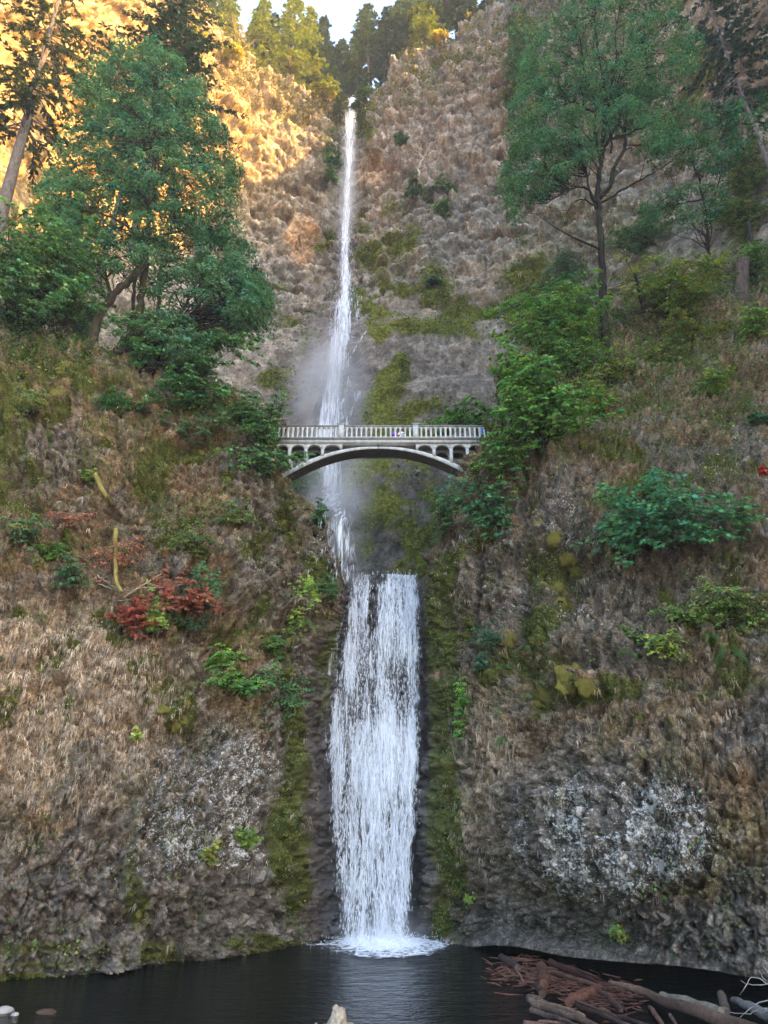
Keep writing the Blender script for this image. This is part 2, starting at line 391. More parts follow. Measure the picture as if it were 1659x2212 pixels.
# albedo by what grows where
facet_g, facet_h = gid.copy(), hid.copy()
c = np.zeros(Pf.shape) + np.array([0.100, 0.072, 0.045])
gnoise = fbm(q*0.5, 4, 70)
c = mixc(c, (0.17, 0.12, 0.075), smooth01(gnoise, -0.05, 0.35)*0.7)
c = mixc(c, (0.115, 0.105, 0.09), smooth01(fbm(q*0.8, 4, 75), 0.08, 0.3)*0.8)
c = mixc(c, (0.085, 0.078, 0.035), smooth01(fbm(q*0.6, 3, 80), 0.05, 0.4)*0.7)
rock = np.zeros(U.shape)
def rk(cx, cy, rx, ry, k=1.0):
    global rock
    rock = np.maximum(rock, k*blob(NU, NV, cx, cy, rx, ry))
for a in [(460,1760,170,200),(330,1960,420,150),(60,1990,300,170),(300,2030,500,90),(190,1650,45,70,.8),(130,1720,30,60,.7),(640,1700,60,400,.8),(520,1000,60,55,.8),(560,1180,50,120,.7),(690,1190,40,80,.6),(600,1290,60,60,.5),
          (1300,1790,220,160),(1300,2030,500,110),(1100,1930,160,140,.6),(1200,1120,60,130,.8),(1140,1280,90,130,.6),(1300,1310,160,80,.7),(1520,1150,110,120,.5),(1000,1230,50,90,.6),(1030,1380,50,110,.4),(1430,1280,120,60,.6),(1640,2000,120,150,.8)]: rk(*a)
rock = np.maximum(rock, 0.75*smooth01(fbm(q*0.33, 4, 77), 0.02, 0.25)*(NV > 900)*(1-0.7*blob(NU, NV, 130, 1520, 260, 240)))
c = mixc(c, (0.084, 0.077, 0.070), rock)
dry = np.maximum(blob(NU, NV, 130, 1520, 260, 240), np.maximum(0.6*blob(NU, NV, 1050, 1700, 90, 200), 0.25*blob(NU, NV, 1450, 1540, 260, 120)))
c = c*(1 + (0.25+rock)*(0.5*(facet_g-.5) + 0.6*(facet_h-.5)))[..., None]
c = mixc(c, (0.20, 0.158, 0.118), dry*(1-rock)*0.9)
wet = np.clip(gul + blob(NU, NV, 800, 1700, 135, 480)*0.9, 0, 1)
wet = wet*(1-blob(U, V, 650, 1200, 60, 80))
c = mixc(c, (0.030, 0.027, 0.029), wet)
edge = blob(NU, V, 700, 2050, 900, 26, .6)*(U < 700)
moss = np.zeros(U.shape)
def ms(cx, cy, rx, ry, k=1.0, e=0.5):
    global moss
    moss = np.maximum(moss, k*blob(NU, NV, cx, cy, rx, ry, e))
for a in [(635,1640,26,330,.75),(612,1850,30,120,.5),(950,1600,28,380,1.0),(970,1850,32,200,.7),(930,1330,20,110,.8),(1210,1490,90,34,.9),(1090,1470,60,50,.6),(1180,1260,60,200,.55),(130,800,140,60,.6),(60,880,80,80,.6),(340,1010,60,90,.5),
          (100,1000,150,80,.5),(380,1530,40,60,.8),(330,1480,30,60,.6),(560,2045,160,12,.5),(250,2075,260,10,.45),(40,2105,90,12,.6),(300,1900,30,120,.5),(1340,1060,70,40,.4),(1560,1100,60,160,.4),(1240,900,80,120,.4),(680,1260,36,50,.8),(700,1420,20,120,.8),(1420,1480,300,40,.4),(1560,760,160,120,.35)]: ms(*a)
moss = np.maximum(moss, edge*0.35)
moss = np.maximum(moss, 0.55*smooth01(fbm(q*0.7, 4, 199), 0.05, 0.35)*(NV > 740)*(NV < 1560)*(1-gul))
moss *= (1 - smooth01(gul, .55, .8))
moss *= np.clip(0.62 + 1.3*fbm(q*0.55, 4, 191) + 0.12*(np.abs(NU-952) < 40), 0.0, 1.0)
lich = np.zeros(U.shape)
for a in [(460,1740,180,190,.78),(500,1840,120,60,.55),(330,1850,60,60,.5),(190,1650,60,80,.35),(1330,1800,230,150,.82),(1400,1720,140,80,.6),(1260,1850,120,70,.8),(1500,1900,150,50,.45),(1200,1100,50,110,.6),(1120,1260,100,120,.5),(1230,1330,100,60,.45),(1300,1300,120,50,.5),
          (560,1160,50,110,.5),(700,1190,30,70,.6),(520,1000,60,55,.35),(1530,1000,60,80,.4),(1000,1220,60,70,.5),(1590,1960,120,60,.4)]:
    lich = np.maximum(lich, a[4]*blob(NU, NV, *a[:4]))
lich = np.maximum(lich, 0.30*rock*(NV < 1900)*(NV > 950))
lich *= np.clip(0.72 + 1.1*fbm(q*0.45, 4, 193) + 0.4*blob(U, V, 1330, 1800, 190, 130), 0.15, 1.0)*(0.45 + 0.75*facet_h)
c = c*np.array([1.08, 1.0, 0.90])
mb = MB(); mb.add(Pf, grid_faces(*Pf.shape[:2]), c.reshape(-1, 3))
o = mb.build("cliff", M_cliff, smooth=False, attrs={'lichen': lich, 'moss': moss, 'wet': wet})
tag(o, kind='structure')
front = dict(P=Pf.reshape(-1, 3), N=grid_normals(Pf).reshape(-1, 3), U=U.ravel(), V=V.ravel(), D=Dp.ravel(), rock=rock.ravel(), moss=moss.ravel(), wet=wet.ravel(), dry=dry.ravel(), ok=np.repeat(tt > 3.03, FR.shape[1]))

# upper cliff: a bowl behind, open towards the camera
plan = np.array([(-70,34),(-60,44),(-56,54),(-54,66),(-51,82),(-46,97),(-36,109),(-23,114.5),(-9,115.5),(-4,114),(3,111),(15,108),(28,103),(41,93),(51,81),(60,66),(68,50),(73,34),(76,10),(79,-30)], float)
seg = np.concatenate([[0], np.cumsum(np.linalg.norm(np.diff(plan, axis=0), axis=1))])
skyl = np.array([at(*q) for q in [(420,40,107),(480,108,110),(560,150,112),(650,172,113),(720,192,114),(748,213,114.5),(775,210,114.5),(800,185,113.5),(822,165,112),(850,122,111),(900,100,110),(960,75,108),(1010,52,107),(1080,10,104),(1140,-40,102)]])
zx = np.concatenate([[-95, -62, -52], skyl[:, 0], [45, 60, 95]]); zz = np.concatenate([[150, 185, 203], skyl[:, 2], [192, 186, 165]])
S = np.linspace(0, seg[-1], 9)
# dense where in view
vis0, vis1 = np.interp(0, [0], [0]), 0
sA = np.concatenate([np.linspace(0, seg[1], 16)[:-1], np.linspace(seg[1], seg[14], 500), np.linspace(seg[14], seg[-1], 40)[1:]])
def cr1(A, x, t):
    i = np.clip(np.searchsorted(x, t, 'right')-1, 0, len(x)-2); f = ((t-x[i])/(x[i+1]-x[i]))[:, None]
    p = lambda j: A[np.clip(j, 0, len(A)-1)]
    return 0.5*((2*p(i)) + (-p(i-1)+p(i+1))*f + (2*p(i-1)-5*p(i)+4*p(i+1)-p(i+2))*f*f + (-p(i-1)+3*p(i)-3*p(i+1)+p(i+2))*f**3)
PL = cr1(plan, seg, sA)                                        # (m,2)
tgp = norm(np.gradient(PL, axis=0)); inn = np.stack([tgp[:, 1], -tgp[:, 0]], -1)   # inward (towards camera)
zt = np.interp(PL[:, 0], zx, zz)
zt = np.where((PL[:, 1] < 62) & (PL[:, 0] > 0), np.interp(PL[:, 1], [-30, -5, 15, 30, 50, 62], [112, 138, 150, 160, 168, 186]), zt)  # unseen right wall, carried on and its height shaped to block the sun
sv = np.concatenate([np.linspace(0, .16, 16)[:-1], np.linspace(.16, 1, 345)])
zb = -3.0
Z = zb + (zt[None]-zb)*sv[:, None]
cen = np.exp(-((PL[:, 0]+5)/38)**2)*(PL[:, 1] > 60)            # how much the shelf below the falls sticks out
lean = np.interp(Z.ravel(), [-3, 36, 50, 65, 85, 105, 118, 130, 200], [30, 29, 27, 22, 15, 7, 3, 0, 0]).reshape(Z.shape)
off = lean*(0.35 + 0.65*cen)[None]
X2 = PL[None, :, 0] + inn[None, :, 0]*off; Y2 = PL[None, :, 1] + inn[None, :, 1]*off
# side walls lean apart low down on the left so that the bowl stays open
BP = np.stack([X2, Y2, Z], -1)
NB = np.stack([inn[None, :, 0]*np.ones_like(Z), inn[None, :, 1]*np.ones_like(Z), np.zeros_like(Z)], -1)
q = BP*np.array([0.85, 0.85, 1.35])
wq = q + 0.35*np.stack([fbm(q*0.25, 3, 103), fbm(q*0.25, 3, 104), fbm(q*0.25, 3, 105)], -1)
f1, f2, idv, ft = cell(wq*0.24, 107); g1, g2, gid, gt = cell(wq*0.5, 117); h1, h2, hid, ht = cell(wq*1.0, 127)
lump = smooth01(Z, 80, 120)*0.75 + 0.25
cr = lambda a, b_, w_: np.exp(-((b_-a)/w_)**2)
pl_ = lambda a, b_, w_: np.clip((b_-a)/w_, 0, 1)
disp = 4.0*fbm(q*0.035, 3, 120) + 2.2*fbm(q*0.09, 3, 121) + lump*(0.7*pl_(f1, f2, .07) + 1.3*(idv-0.5) + 2.2*ft + 0.6*pl_(g1, g2, .09) + 0.7*(gid-0.5) + 1.3*gt + 0.25*pl_(h1, h2, .12) + 0.32*(hid-.5) + 0.6*ht) - 1.4
# strata: horizontal ledges and vertical columns
led = fbm(np.stack([BP[..., 0]*0.02, BP[..., 1]*0.02, (BP[..., 2]+3*fbm(BP*0.04, 2, 142))*0.13], -1), 3, 140); disp += 1.5*np.sign(led)*np.abs(led)**0.6 
colm = smooth01(fbm(BP*np.array([0.03, 0.03, 0.09]), 2, 150), 0.0, 0.3)
disp += colm*0.8*np.abs(fbm(BP*np.array([0.9, 0.9, 0.06]), 2, 160))
notch = np.exp(-((PL[None, :, 0]+8.7)/3.2)**2)*smooth01(Z, 112, 150)
disp = disp*(1-0.8*notch) - 3.2*notch
low = np.exp(-((PL[None, :, 0]+8)/14)**2)*(1-smooth01(Z, 60, 112))
disp = disp*(1-0.6*low)
# slabs of the shelf right of the falls
BQ = BP + NB*disp[..., None]
# plateau rows
jag = 1.5*fbm(np.stack([BQ[-1, :, 0]*0.3, BQ[-1, :, 1]*0.3, BQ[-1, :, 0]*0], -1), 3, 170)
nt_ = np.exp(-((PL[:, 0]+8.7)/3.0)**2)
BQ[-8:, :, 2] += (jag*(1-nt_))[None]*np.linspace(0, 1, 8)[:, None]
rows = [BQ]
for dd, dz in ((1.5, 0.6), (5, 1.4), (12, 3), (30, 7), (80, 14)):
    rr = BQ[-1].copy(); rr[:, 0] -= inn[:, 0]*dd; rr[:, 1] -= inn[:, 1]*dd; rr[:, 2] += dz*(1-0.75*nt_) + 0.3*fbm(rr*0.4, 2, 175)
    rows.append(rr[None])
BQ = np.concatenate(rows, 0)
U, V, Dp = proj(BQ)
q = BQ
NU = U + 30*fbm(q*0.12, 3, 161); NV = V + 30*fbm(q*0.12, 3, 162)
c = np.zeros(BQ.shape) + np.array([0.172, 0.163, 0.150])
c = mixc(c, (0.25, 0.205, 0.155), smooth01(fbm(q*0.08, 4, 171), -0.05, 0.4)*0.6)
c = mixc(c, (0.18, 0.16, 0.14), smooth01(fbm(q*0.11, 4, 172), 0.0, 0.4)*0.7)
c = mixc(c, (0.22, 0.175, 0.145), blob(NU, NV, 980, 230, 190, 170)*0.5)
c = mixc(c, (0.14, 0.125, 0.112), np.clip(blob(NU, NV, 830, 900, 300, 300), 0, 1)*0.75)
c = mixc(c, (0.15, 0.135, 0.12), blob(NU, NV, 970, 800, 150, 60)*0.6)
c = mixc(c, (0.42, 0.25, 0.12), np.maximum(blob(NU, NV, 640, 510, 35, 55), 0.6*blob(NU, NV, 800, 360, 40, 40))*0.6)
c = mixc(c, (0.32, 0.22, 0.085), blob(U, V, 200, 250, 430, 320)*0.75)  # golden sunlight on the upper left wall painted into the rock colour
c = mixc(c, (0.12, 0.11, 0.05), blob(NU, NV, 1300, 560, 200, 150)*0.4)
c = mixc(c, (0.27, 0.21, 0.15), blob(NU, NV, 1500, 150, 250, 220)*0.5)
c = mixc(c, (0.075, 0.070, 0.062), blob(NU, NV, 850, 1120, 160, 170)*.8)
tint = np.ones(U.shape); tint[:gid.shape[0]] = (0.72+0.56*gid)*(0.85+0.3*idv)*(0.85+.3*hid); c = c*tint[..., None]
wet = np.maximum(blob(NU, NV, 720, 950, 80, 330), 0.8*blob(NU, NV, 650, 850, 60, 90)); c = mixc(c, (0.070, 0.062, 0.058), wet*0.85)
plat = np.zeros(U.shape); plat[-5:] = 1
c = mixc(c, (0.10, 0.09, 0.04), plat)
moss = np.zeros(U.shape)
for a in [(866,800,22,32,1.0,.3),(846,838,34,40,1.0,.3),(818,886,34,42,1.0,.3),(815,690,32,48,1.0,.3),(795,560,26,40,.85),(790,480,40,30,.5),(860,500,50,60,.5),(890,1080,120,170,.85),(790,1060,60,90,.55),(620,830,70,30,.6),(690,520,30,20,.6),(900,620,80,60,.5),(930,700,90,20,.7),
          (860,600,50,100,.5),(960,900,110,40,.5),(720,290,30,110,.45),(790,250,25,80,.45),(640,700,50,60,.4),(1150,620,70,120,.5),(1120,150,40,160,.55),(1000,680,80,60,.45),(850,960,60,50,.6),(580,640,60,40,.35),(760,640,30,40,.5),(1500,120,60,200,.4),(1480,300,100,80,.35)]:
    moss = np.maximum(moss, a[4]*blob(NU, NV, *a[:4], a[5] if len(a) > 5 else 0.5))
moss *= np.clip(0.5 + 1.5*fbm(q*0.22, 4, 192) + 0.9*blob(U, V, 840, 845, 60, 90), 0.0, 1.0)
lich = 0.25*smooth01(fbm(q*0.2, 3, 181), 0, 0.4)*(V < 1000)
c = c*np.array([1.03, 1.0, 0.93])
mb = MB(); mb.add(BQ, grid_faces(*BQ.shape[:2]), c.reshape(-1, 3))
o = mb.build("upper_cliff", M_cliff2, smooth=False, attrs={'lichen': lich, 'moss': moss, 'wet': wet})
tag(o, kind='structure')
back = dict(P=BQ.reshape(-1, 3), N=grid_normals(BQ).reshape(-1, 3), U=U.ravel(), V=V.ravel(), D=Dp.ravel(), moss=moss.ravel())

# look-up: which surface point is seen at (U, V)
CS = 4.0; GW, GH = int(1659/CS)+1, int(2212/CS)+1
def zbuf(parts):
    P = np.concatenate([p['P'] for p in parts]); Nm = np.concatenate([p['N'] for p in parts])
    U = np.concatenate([p['U'] for p in parts]); V = np.concatenate([p['V'] for p in parts]); D = np.concatenate([p['D'] for p in parts])
    ok = (U >= 0) & (U < 1659) & (V >= 0) & (V < 2212) & (D > 1)
    idx = np.where(ok)[0]; cellid = (V[idx]/CS).astype(int)*GW + (U[idx]/CS).astype(int)
    o = np.lexsort((D[idx], cellid)); cs = cellid[o]; first = np.concatenate([[True], cs[1:] != cs[:-1]])
    buf = np.full(GW*GH, -1); buf[cs[first]] = idx[o][first]
    return P, Nm, buf.reshape(GH, GW)
ZP, ZN, ZB = zbuf([front, back])
def surf(u, v):
    i, j = int(v/CS), int(u/CS)
    for r in range(0, 30):
        i0, i1, j0, j1 = max(i-r, 0), min(i+r+1, GH), max(j-r, 0), min(j+r+1, GW)
        s = ZB[i0:i1, j0:j1]
        if (s >= 0).any():
            k = s[s >= 0][0]; p = ZP[k]
            n_ = ZN[k]
            if np.dot(n_, p - np.array([0, 0, CAMZ])) > 0: n_ = -n_
            return p, n_
    return at(u, v, 45), np.array([0, -1, 0.])
for s in (front, back):
    flip = (s['N']*(s['P']-np.array([0, 0, CAMZ]))).sum(1) > 0
    s['N'][flip] *= -1
print("cliffs", time.time()-T0)
# ------------------------------------------------------------------ pool and ground
mw, n, l = newmat("pool water")
g = N(n, "ShaderNodeNewGeometry"); P_ = g.outputs['Position']
n1 = noise(n, l, mapping(n, l, P_, (1, 1.6, 1)), 1.1, 4, 0.6); n2 = noise(n, l, mapping(n, l, P_, (1, 1.5, 1)), 5.0, 3, 0.6)
h = math_(n, l, 'ADD', n1, math_(n, l, 'MULTIPLY', n2, 0.25))
b = N(n, "ShaderNodeBump", ins={'Strength': 0.6, 'Distance': 0.25}); l.new(h, b.inputs['Height'])
dc = ramp(n, noise(n, l, P_, 0.25, 3), [(0.3, (0.0014, 0.0028, 0.0034)), (0.7, (0.004, 0.006, 0.005))], l)
p = N(n, "ShaderNodeBsdfPrincipled", ins={'Roughness': 0.08, 'IOR': 1.33, 'Specular IOR Level': 0.14})
l.new(dc, p.inputs['Base Color']); l.new(b.outputs[0], p.inputs['Normal'])
oo = n.new("ShaderNodeOutputMaterial"); l.new(p.outputs[0], oo.inputs[0])
mb = MB()
xs = np.linspace(-60, 70, 160); ys = np.linspace(8, 58, 120); X, Y = np.meshgrid(xs, ys)
Zw = 0.035*np.exp(-((X-0.5)**2+(Y-46)**2)/90)*fbm(np.stack([X*1.3, Y*1.3, X*0], -1), 3, 9)
mb.add(np.stack([X, Y, Zw], -1), grid_faces(120, 160), (0.01, 0.015, 0.015))
tag(mb.build("pool", mw, smooth=True), kind='structure')
mb = MB()
xs = np.concatenate([[-2500, -600, -200], np.linspace(-90, 90, 60), [200, 600, 2500]]); ys = np.concatenate([[-2500, -600, -200], np.linspace(-60, 70, 50), [200, 600, 2500]])
X, Y = np.meshgrid(xs, ys)
Zg = np.where((Y < 14), -0.3 + (14-Y)*0.12, -1.6) + 0.2*fbm(np.stack([X*0.2, Y*0.2, X*0], -1), 3, 12); Zg = np.minimum(Zg, 4.4)
mb.add(np.stack([X, Y, Zg], -1), grid_faces(len(ys), len(xs)), (0.12, 0.11, 0.09))
tag(mb.build("ground", M_stone, smooth=True), kind='structure')
# ------------------------------------------------------------------ bridge
YF = 46.0; YB = YF + 2.3                                      # front and rear faces
zV = lambda v: float(at(830, v, YF)[2]); xU = lambda u, v=940: float(at(u, v, YF)[0])
Zrail, Zdeck, Zsl = zV(920), zV(951), zV(958)
bridge = thing("footbridge", "pale concrete arched footbridge with balustrade spanning the gorge between the two waterfalls", "bridge", (0, YF+1.1, Zdeck))
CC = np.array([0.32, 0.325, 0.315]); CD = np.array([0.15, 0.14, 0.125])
XL, XR, XC = -9.4, 9.4, -0.45
def arch_z(x, top):                                           # lower / upper edge of the main arch
    z0 = zV(969); dz = (z0 - zV(1022)); t = abs(x-XC)/6.6
    lo = z0 - dz*t**2.05
    return lo + (0.17 + 0.27*t) if top else lo
mb = MB(); mb.box((XL, YF-0.12, Zsl), (XR, YB+0.12, Zdeck-0.004), CC*0.95); mb.build("deck", M_concrete, bridge)
mb = MB(); mb.box((XL, YF-0.2, Zdeck), (XR, YF+0.22, Zdeck+0.16), CD); mb.build("curb", M_concrete, bridge)
mb = MB(); mb.box((XL, YB-0.22, Zdeck), (XR, YB+0.2, Zdeck+0.16), CD); mb.build("curb", M_concrete, bridge)
n_ = 80; xs = np.linspace(XC-7.6, XC+7.8, n_); mb = MB(); v = []
for x in xs:
    lo, hi = arch_z(x, 0), arch_z(x, 1); hi = min(hi, Zsl-0.003)
    v += [(x, YF+0.02, lo), (x, YF+0.02, hi), (x, YF+1.30, hi), (x, YF+1.30, lo)]
f = []
for i in range(n_-1):
    a = i*4; b_ = a+4
    for k in range(4): f.append((a+k, b_+k, b_+(k+1) % 4, a+(k+1) % 4))
mb.add(v, f, CC*1.0); mb.build("arch", M_concrete, bridge)
mb = MB(); v = [p_ for x in xs for p_ in ((x, YF+0.045, arch_z(x, 0)-0.006), (x, YF+1.28, arch_z(x, 0)-0.006))]; mb.add(v, [(2*i, 2*i+1, 2*i+3, 2*i+2) for i in range(n_-1)], CD*0.55); mb.build("soffit_shade", M_concrete, bridge)  # dark strip under the arch: underside shade painted as colour
mb = MB(); mb.box((XL+.1, YF+0.3, Zsl-.012), (XR-.1, YB-.1, Zsl-.006), CD*0.55); mb.build("soffit_shade", M_concrete, bridge)  # deck underside shade painted too, on a thin dark slab
mb = MB(); mb.box((XC-0.035, YF-0.02, zV(968)), (XC+0.035, YF+0.015, zV(959)), (0.05,)*3); mb.build("hinge_joint", M_concrete, bridge)
# spandrel walls with round-headed openings and their columns
colx = [xU(u) for u in (596, 627.6, 662.3, 698)] ; colx2 = [xU(u) for u in (936.5, 973, 1008, 1043)]
def spandrel(xa, xb, yo, th):
    """wall between two columns, cut by a half-ellipse"""
    m = 22; xs = np.linspace(xa, xb, m); r = (xb-xa)/2 - 0.13; xc = (xa+xb)/2; v = []
    for x in xs:
        t = abs(x-xc)/r
        z = Zsl - 0.12 - (0.42*(1-math.sqrt(max(0, 1-t*t))) if t < 1 else 0.42)
        z = max(z, min(arch_z(x, 1)-0.02, Zsl-0.13))
        v += [(x, yo, z), (x, yo, Zsl-0.002), (x, yo+th, Zsl-0.002), (x, yo+th, z)]
    f = []
    for i in range(m-1):
        a = i*4; b_ = a+4
        for k in range(4): f.append((a+k, b_+k, b_+(k+1) % 4, a+(k+1) % 4))
    mb = MB(); mb.add(v, f, CC); mb.build("spandrel_wall", M_concrete, bridge)
for xl, nx in ((colx, XC-3.1), (colx2, None)):
    pts = ([xl[0]-1.15] + xl + [xU(740)]) if nx else ([xU(898)] + xl + [xl[-1]+1.15])
    for a, b_ in zip(pts[:-1], pts[1:]):
        spandrel(a, b_, YF+0.001, 0.25); spandrel(a, b_, YF+1.05, 0.245)
    for x in xl:
        inner = abs(x-XC) < 7.4
        zb_ = arch_z(x, 1)-0.1 if inner else Zsl-4.5
        if zb_ < Zsl-0.5:
            for y0 in (YF-0.004, YF+1.036):
                mb = MB(); mb.box((x-0.12, y0, zb_), (x+0.12, y0+0.27, Zsl-0.45), CC*0.97); mb.build("column", M_concrete, bridge)
# balustrades
posts = [xU(737)+k*(xU(898)-xU(737)) for k in (-1, 0, 1, 2)]; posts = [p_ for p_ in posts if XL+.3 < p_ < XR-.3]
def bal_mesh():
    mb = MB(); h = Zrail-0.17-0.16-Zdeck
    prof = [(0.0, .085, .085), (0.10, .085, .085), (0.13, .058, .075), (h-0.30, .066, .075), (h-0.22, .085, .085), (h, .085, .085)]
    v = []; f = []
    for z, a, b_ in prof: v += [(-a, -b_, z), (a, -b_, z), (a, b_, z), (-a, b_, z)]
    for i in range(len(prof)-1):
        for k in range(4): f.append((i*4+k, i*4+(k+1) % 4, i*4+4+(k+1) % 4, i*4+4+k))
    mb.add(v, f, CC*1.12); o = mb.build("baluster", M_concrete); return o
proto = bal_mesh(); used_p = False
for yy in (YF, YB):
    mb = MB(); v = []                                          # rounded rail with small arches hanging under it
    mb.box((XL, yy-0.13, Zrail-0.13), (XR, yy+0.13, Zrail-0.05), CD*1.05); mb.box((XL, yy-0.10, Zrail-0.05+0.001), (XR, yy+0.10, Zrail), CD*1.1)
    mb.box((XL, yy-0.075, Zrail-0.21), (XR, yy+0.075, Zrail-0.131), CC)
    mb.build("handrail", M_concrete, bridge)
    mb = MB(); mb.box((XL, yy-0.06, Zdeck+0.22), (XR, yy+0.06, Zdeck+0.30), CC); mb.build("bottom_rail", M_concrete, bridge)
    for p_ in posts:
        mb = MB(); mb.box((p_-0.22, yy-0.19, Zdeck+0.002), (p_+0.22, yy+0.19, Zrail+0.03), CC); po = mb.build("post", M_concrete, bridge)
        mb = MB(); mb.box((p_-0.30, yy-0.26, Zrail+0.031), (p_+0.30, yy+0.26, Zrail+0.11), CC*0.9); mb.box((p_-0.24, yy-0.2, Zrail+0.111), (p_+0.24, yy+0.2, Zrail+0.15), CC*0.9); mb.build("post_cap", M_concrete, po)
    edges_ = [XL] + posts + [XR]
    for a, b_ in zip(edges_[:-1], edges_[1:]):
        L = b_-a; k = max(1, int(round((L-0.5)/0.375))); xs = a + 0.25 + (np.arange(k)+0.5)*(L-0.5)/k if L > 1 else []
        for x in xs:
            o = proto if not used_p else proto.copy()
            if used_p: COL.objects.link(o)
            used_p = True
            o.parent = bridge; o.location = (float(x), yy-(YF+1.1), 0.161)
            # small arch heads between the balusters
        if len(xs):
            st = xs[1]-xs[0]; mb = MB(); gx = np.linspace(xs[0]-st/2, xs[-1]+st/2, len(xs)*10+1); v = []; f = []
            for gx_ in gx:
                ph = abs(((gx_-xs[0]) % st)/st - 0.5)*2            # 0 midway between balusters, 1 on a baluster
                zz_ = Zrail-0.345 + 0.125*math.sqrt(max(0, 1-min(1, ph/0.62)**2))
                v += [(gx_, yy-0.062, zz_), (gx_, yy-0.062, Zrail-0.2105), (gx_, yy+0.062, Zrail-0.2105), (gx_, yy+0.062, zz_)]
            for i in range(len(gx)-1):
                for k in range(4): f.append((i*4+k, i*4+4+k, i*4+4+(k+1) % 4, i*4+(k+1) % 4))
            mb.add(v, f, CC); mb.build("arcade", M_concrete, bridge)

# people on the bridge
def person(label, x, y, h, shirt, trouser, skin, hair, face=0.0, arms=((0.25, -0.1), (0.3, 0.1)), pack=None, lean=0.0, pattern=None):
    s = h/1.75
    t = thing("person", label, "person", (x, y, Zdeck)); t.rotation_euler = (0, 0, face)
    J = {'pel': (0, 0, .95), 'sp': (0, .02+lean*.5, 1.18), 'ch': (0, .01+lean, 1.38), 'nk': (0, -.01+lean, 1.52), 'hd': (0, -.03+lean, 1.60), 'ht': (0, -.03+lean, 1.70)}
    for sd_, a in ((-1, 'l'), (1, 'r')):
        J['hip'+a] = (sd_*.10, 0, .90); J['kn'+a] = (sd_*.11, -.03, .49); J['an'+a] = (sd_*.12, .02, .09); J['to'+a] = (sd_*.14, -.16, .04)
        J['sh'+a] = (sd_*.19, lean, 1.43); ar = arms[0 if sd_ < 0 else 1]
        J['el'+a] = (sd_*(.27), lean+ar[1]*.4-.06, 1.16); J['wr'+a] = (sd_*(.19+ar[0]*.3), lean+ar[1]-.22, 1.08+ar[0]*.2); J['ha'+a] = (sd_*(.17+ar[0]*.3), lean+ar[1]-.31, 1.08+ar[0]*.2)
    rad = {'pel': .145, 'sp': .125, 'ch': .145, 'nk': .055, 'hd': .085, 'ht': .075, 'hip': .09, 'kn': .058, 'an': .042, 'to': .035, 'sh': .062, 'el': .043, 'wr': .030, 'ha': .034}
    E = [('pel', 'sp'), ('sp', 'ch'), ('ch', 'nk'), ('nk', 'hd'), ('hd', 'ht')]
    for a in 'lr': E += [('pel', 'hip'+a), ('hip'+a, 'kn'+a), ('kn'+a, 'an'+a), ('an'+a, 'to'+a), ('ch', 'sh'+a), ('sh'+a, 'el'+a), ('el'+a, 'wr'+a), ('wr'+a, 'ha'+a)]
    K = list(J); vs = [tuple(c_*s for c_ in J[k]) for k in K]; es = [(K.index(a), K.index(b_)) for a, b_ in E]
    # five fingers per hand
    for a, sg in (('l', -1), ('r', 1)):
        hp = J['ha'+a]
        for q_ in range(5):
            dx = (q_-2)*.016; ln = (.05, .075, .085, .078, .06)[q_]
            vs.append(((hp[0]+dx)*s, (hp[1]-ln)*s, (hp[2]-.01)*s)); es.append((K.index('ha'+a), len(vs)-1)); K.append('f'+a+str(q_))
    me = bpy.data.meshes.new("body"); me.from_pydata(vs, es, [])
    ob = bpy.data.objects.new("body", me); COL.objects.link(ob)
    sk = ob.modifiers.new("skin", 'SKIN'); ob.modifiers.new("sub", 'SUBSURF').levels = 1
    for i, k in enumerate(K):
        r_ = (rad.get(k) or rad.get(k[:-1]) or .009)*s
        if k[0] == 'f' and k not in rad: r_ = .009*s
        me.skin_vertices[0].data[i].radius = (r_, r_*0.85 if k in ('pel', 'sp', 'ch') else r_)
    me.skin_vertices[0].data[0].use_root = True
    dg = bpy.context.evaluated_depsgraph_get(); ev = ob.evaluated_get(dg); m2 = bpy.data.meshes.new_from_object(ev)
    bpy.data.objects.remove(ob)
    co = np.zeros(len(m2.vertices)*3); m2.vertices.foreach_get("co", co); co = co.reshape(-1, 3)
    # body coloured by what covers it; clothes are shells of the same surface
    fs = [tuple(p_.vertices) for p_ in m2.polygons]
    no = np.zeros(len(co)*3); m2.vertices.foreach_get("normal", no); no = no.reshape(-1, 3)
    z = co[:, 2]/s; bm_ = MB(); quads = [f_ for f_ in fs if len(f_) == 4]; tris = [f_ for f_ in fs if len(f_) == 3]
    base = np.array([x, y, Zdeck]); cs, sn = math.cos(face), math.sin(face)
    def out(nm, sel, inf, col, mat):
        keep = sel; V_ = co + no*inf
        q4 = [f_ for f_ in fs if len(f_) == 4 and all(keep[i] for i in f_)]; q3 = [f_ for f_ in fs if len(f_) == 3 and all(keep[i] for i in f_)]
        me_ = bpy.data.meshes.new(nm); ids = sorted({i for f_ in q4+q3 for i in f_}); mp = {k_: j_ for j_, k_ in enumerate(ids)}
        me_.from_pydata([tuple(V_[i]) for i in ids], [], [tuple(mp[i] for i in f_) for f_ in q4+q3])
        a_ = me_.attributes.new("Col", 'FLOAT_COLOR', 'POINT'); cc = np.broadcast_to(np.asarray(col, float), (len(co), 3))[ids] if np.ndim(col) == 1 else np.asarray(col)[ids]
        a_.data.foreach_set("color", np.concatenate([cc, np.ones((len(ids), 1))], 1).astype(np.float32).ravel())
        me_.polygons.foreach_set("use_smooth", np.ones(len(me_.polygons), bool)); me_.materials.append(mat)
        o_ = bpy.data.objects.new(nm, me_); COL.objects.link(o_); o_.parent = t; return o_
    out("body", np.ones(len(co), bool), 0, skin, M_skin)
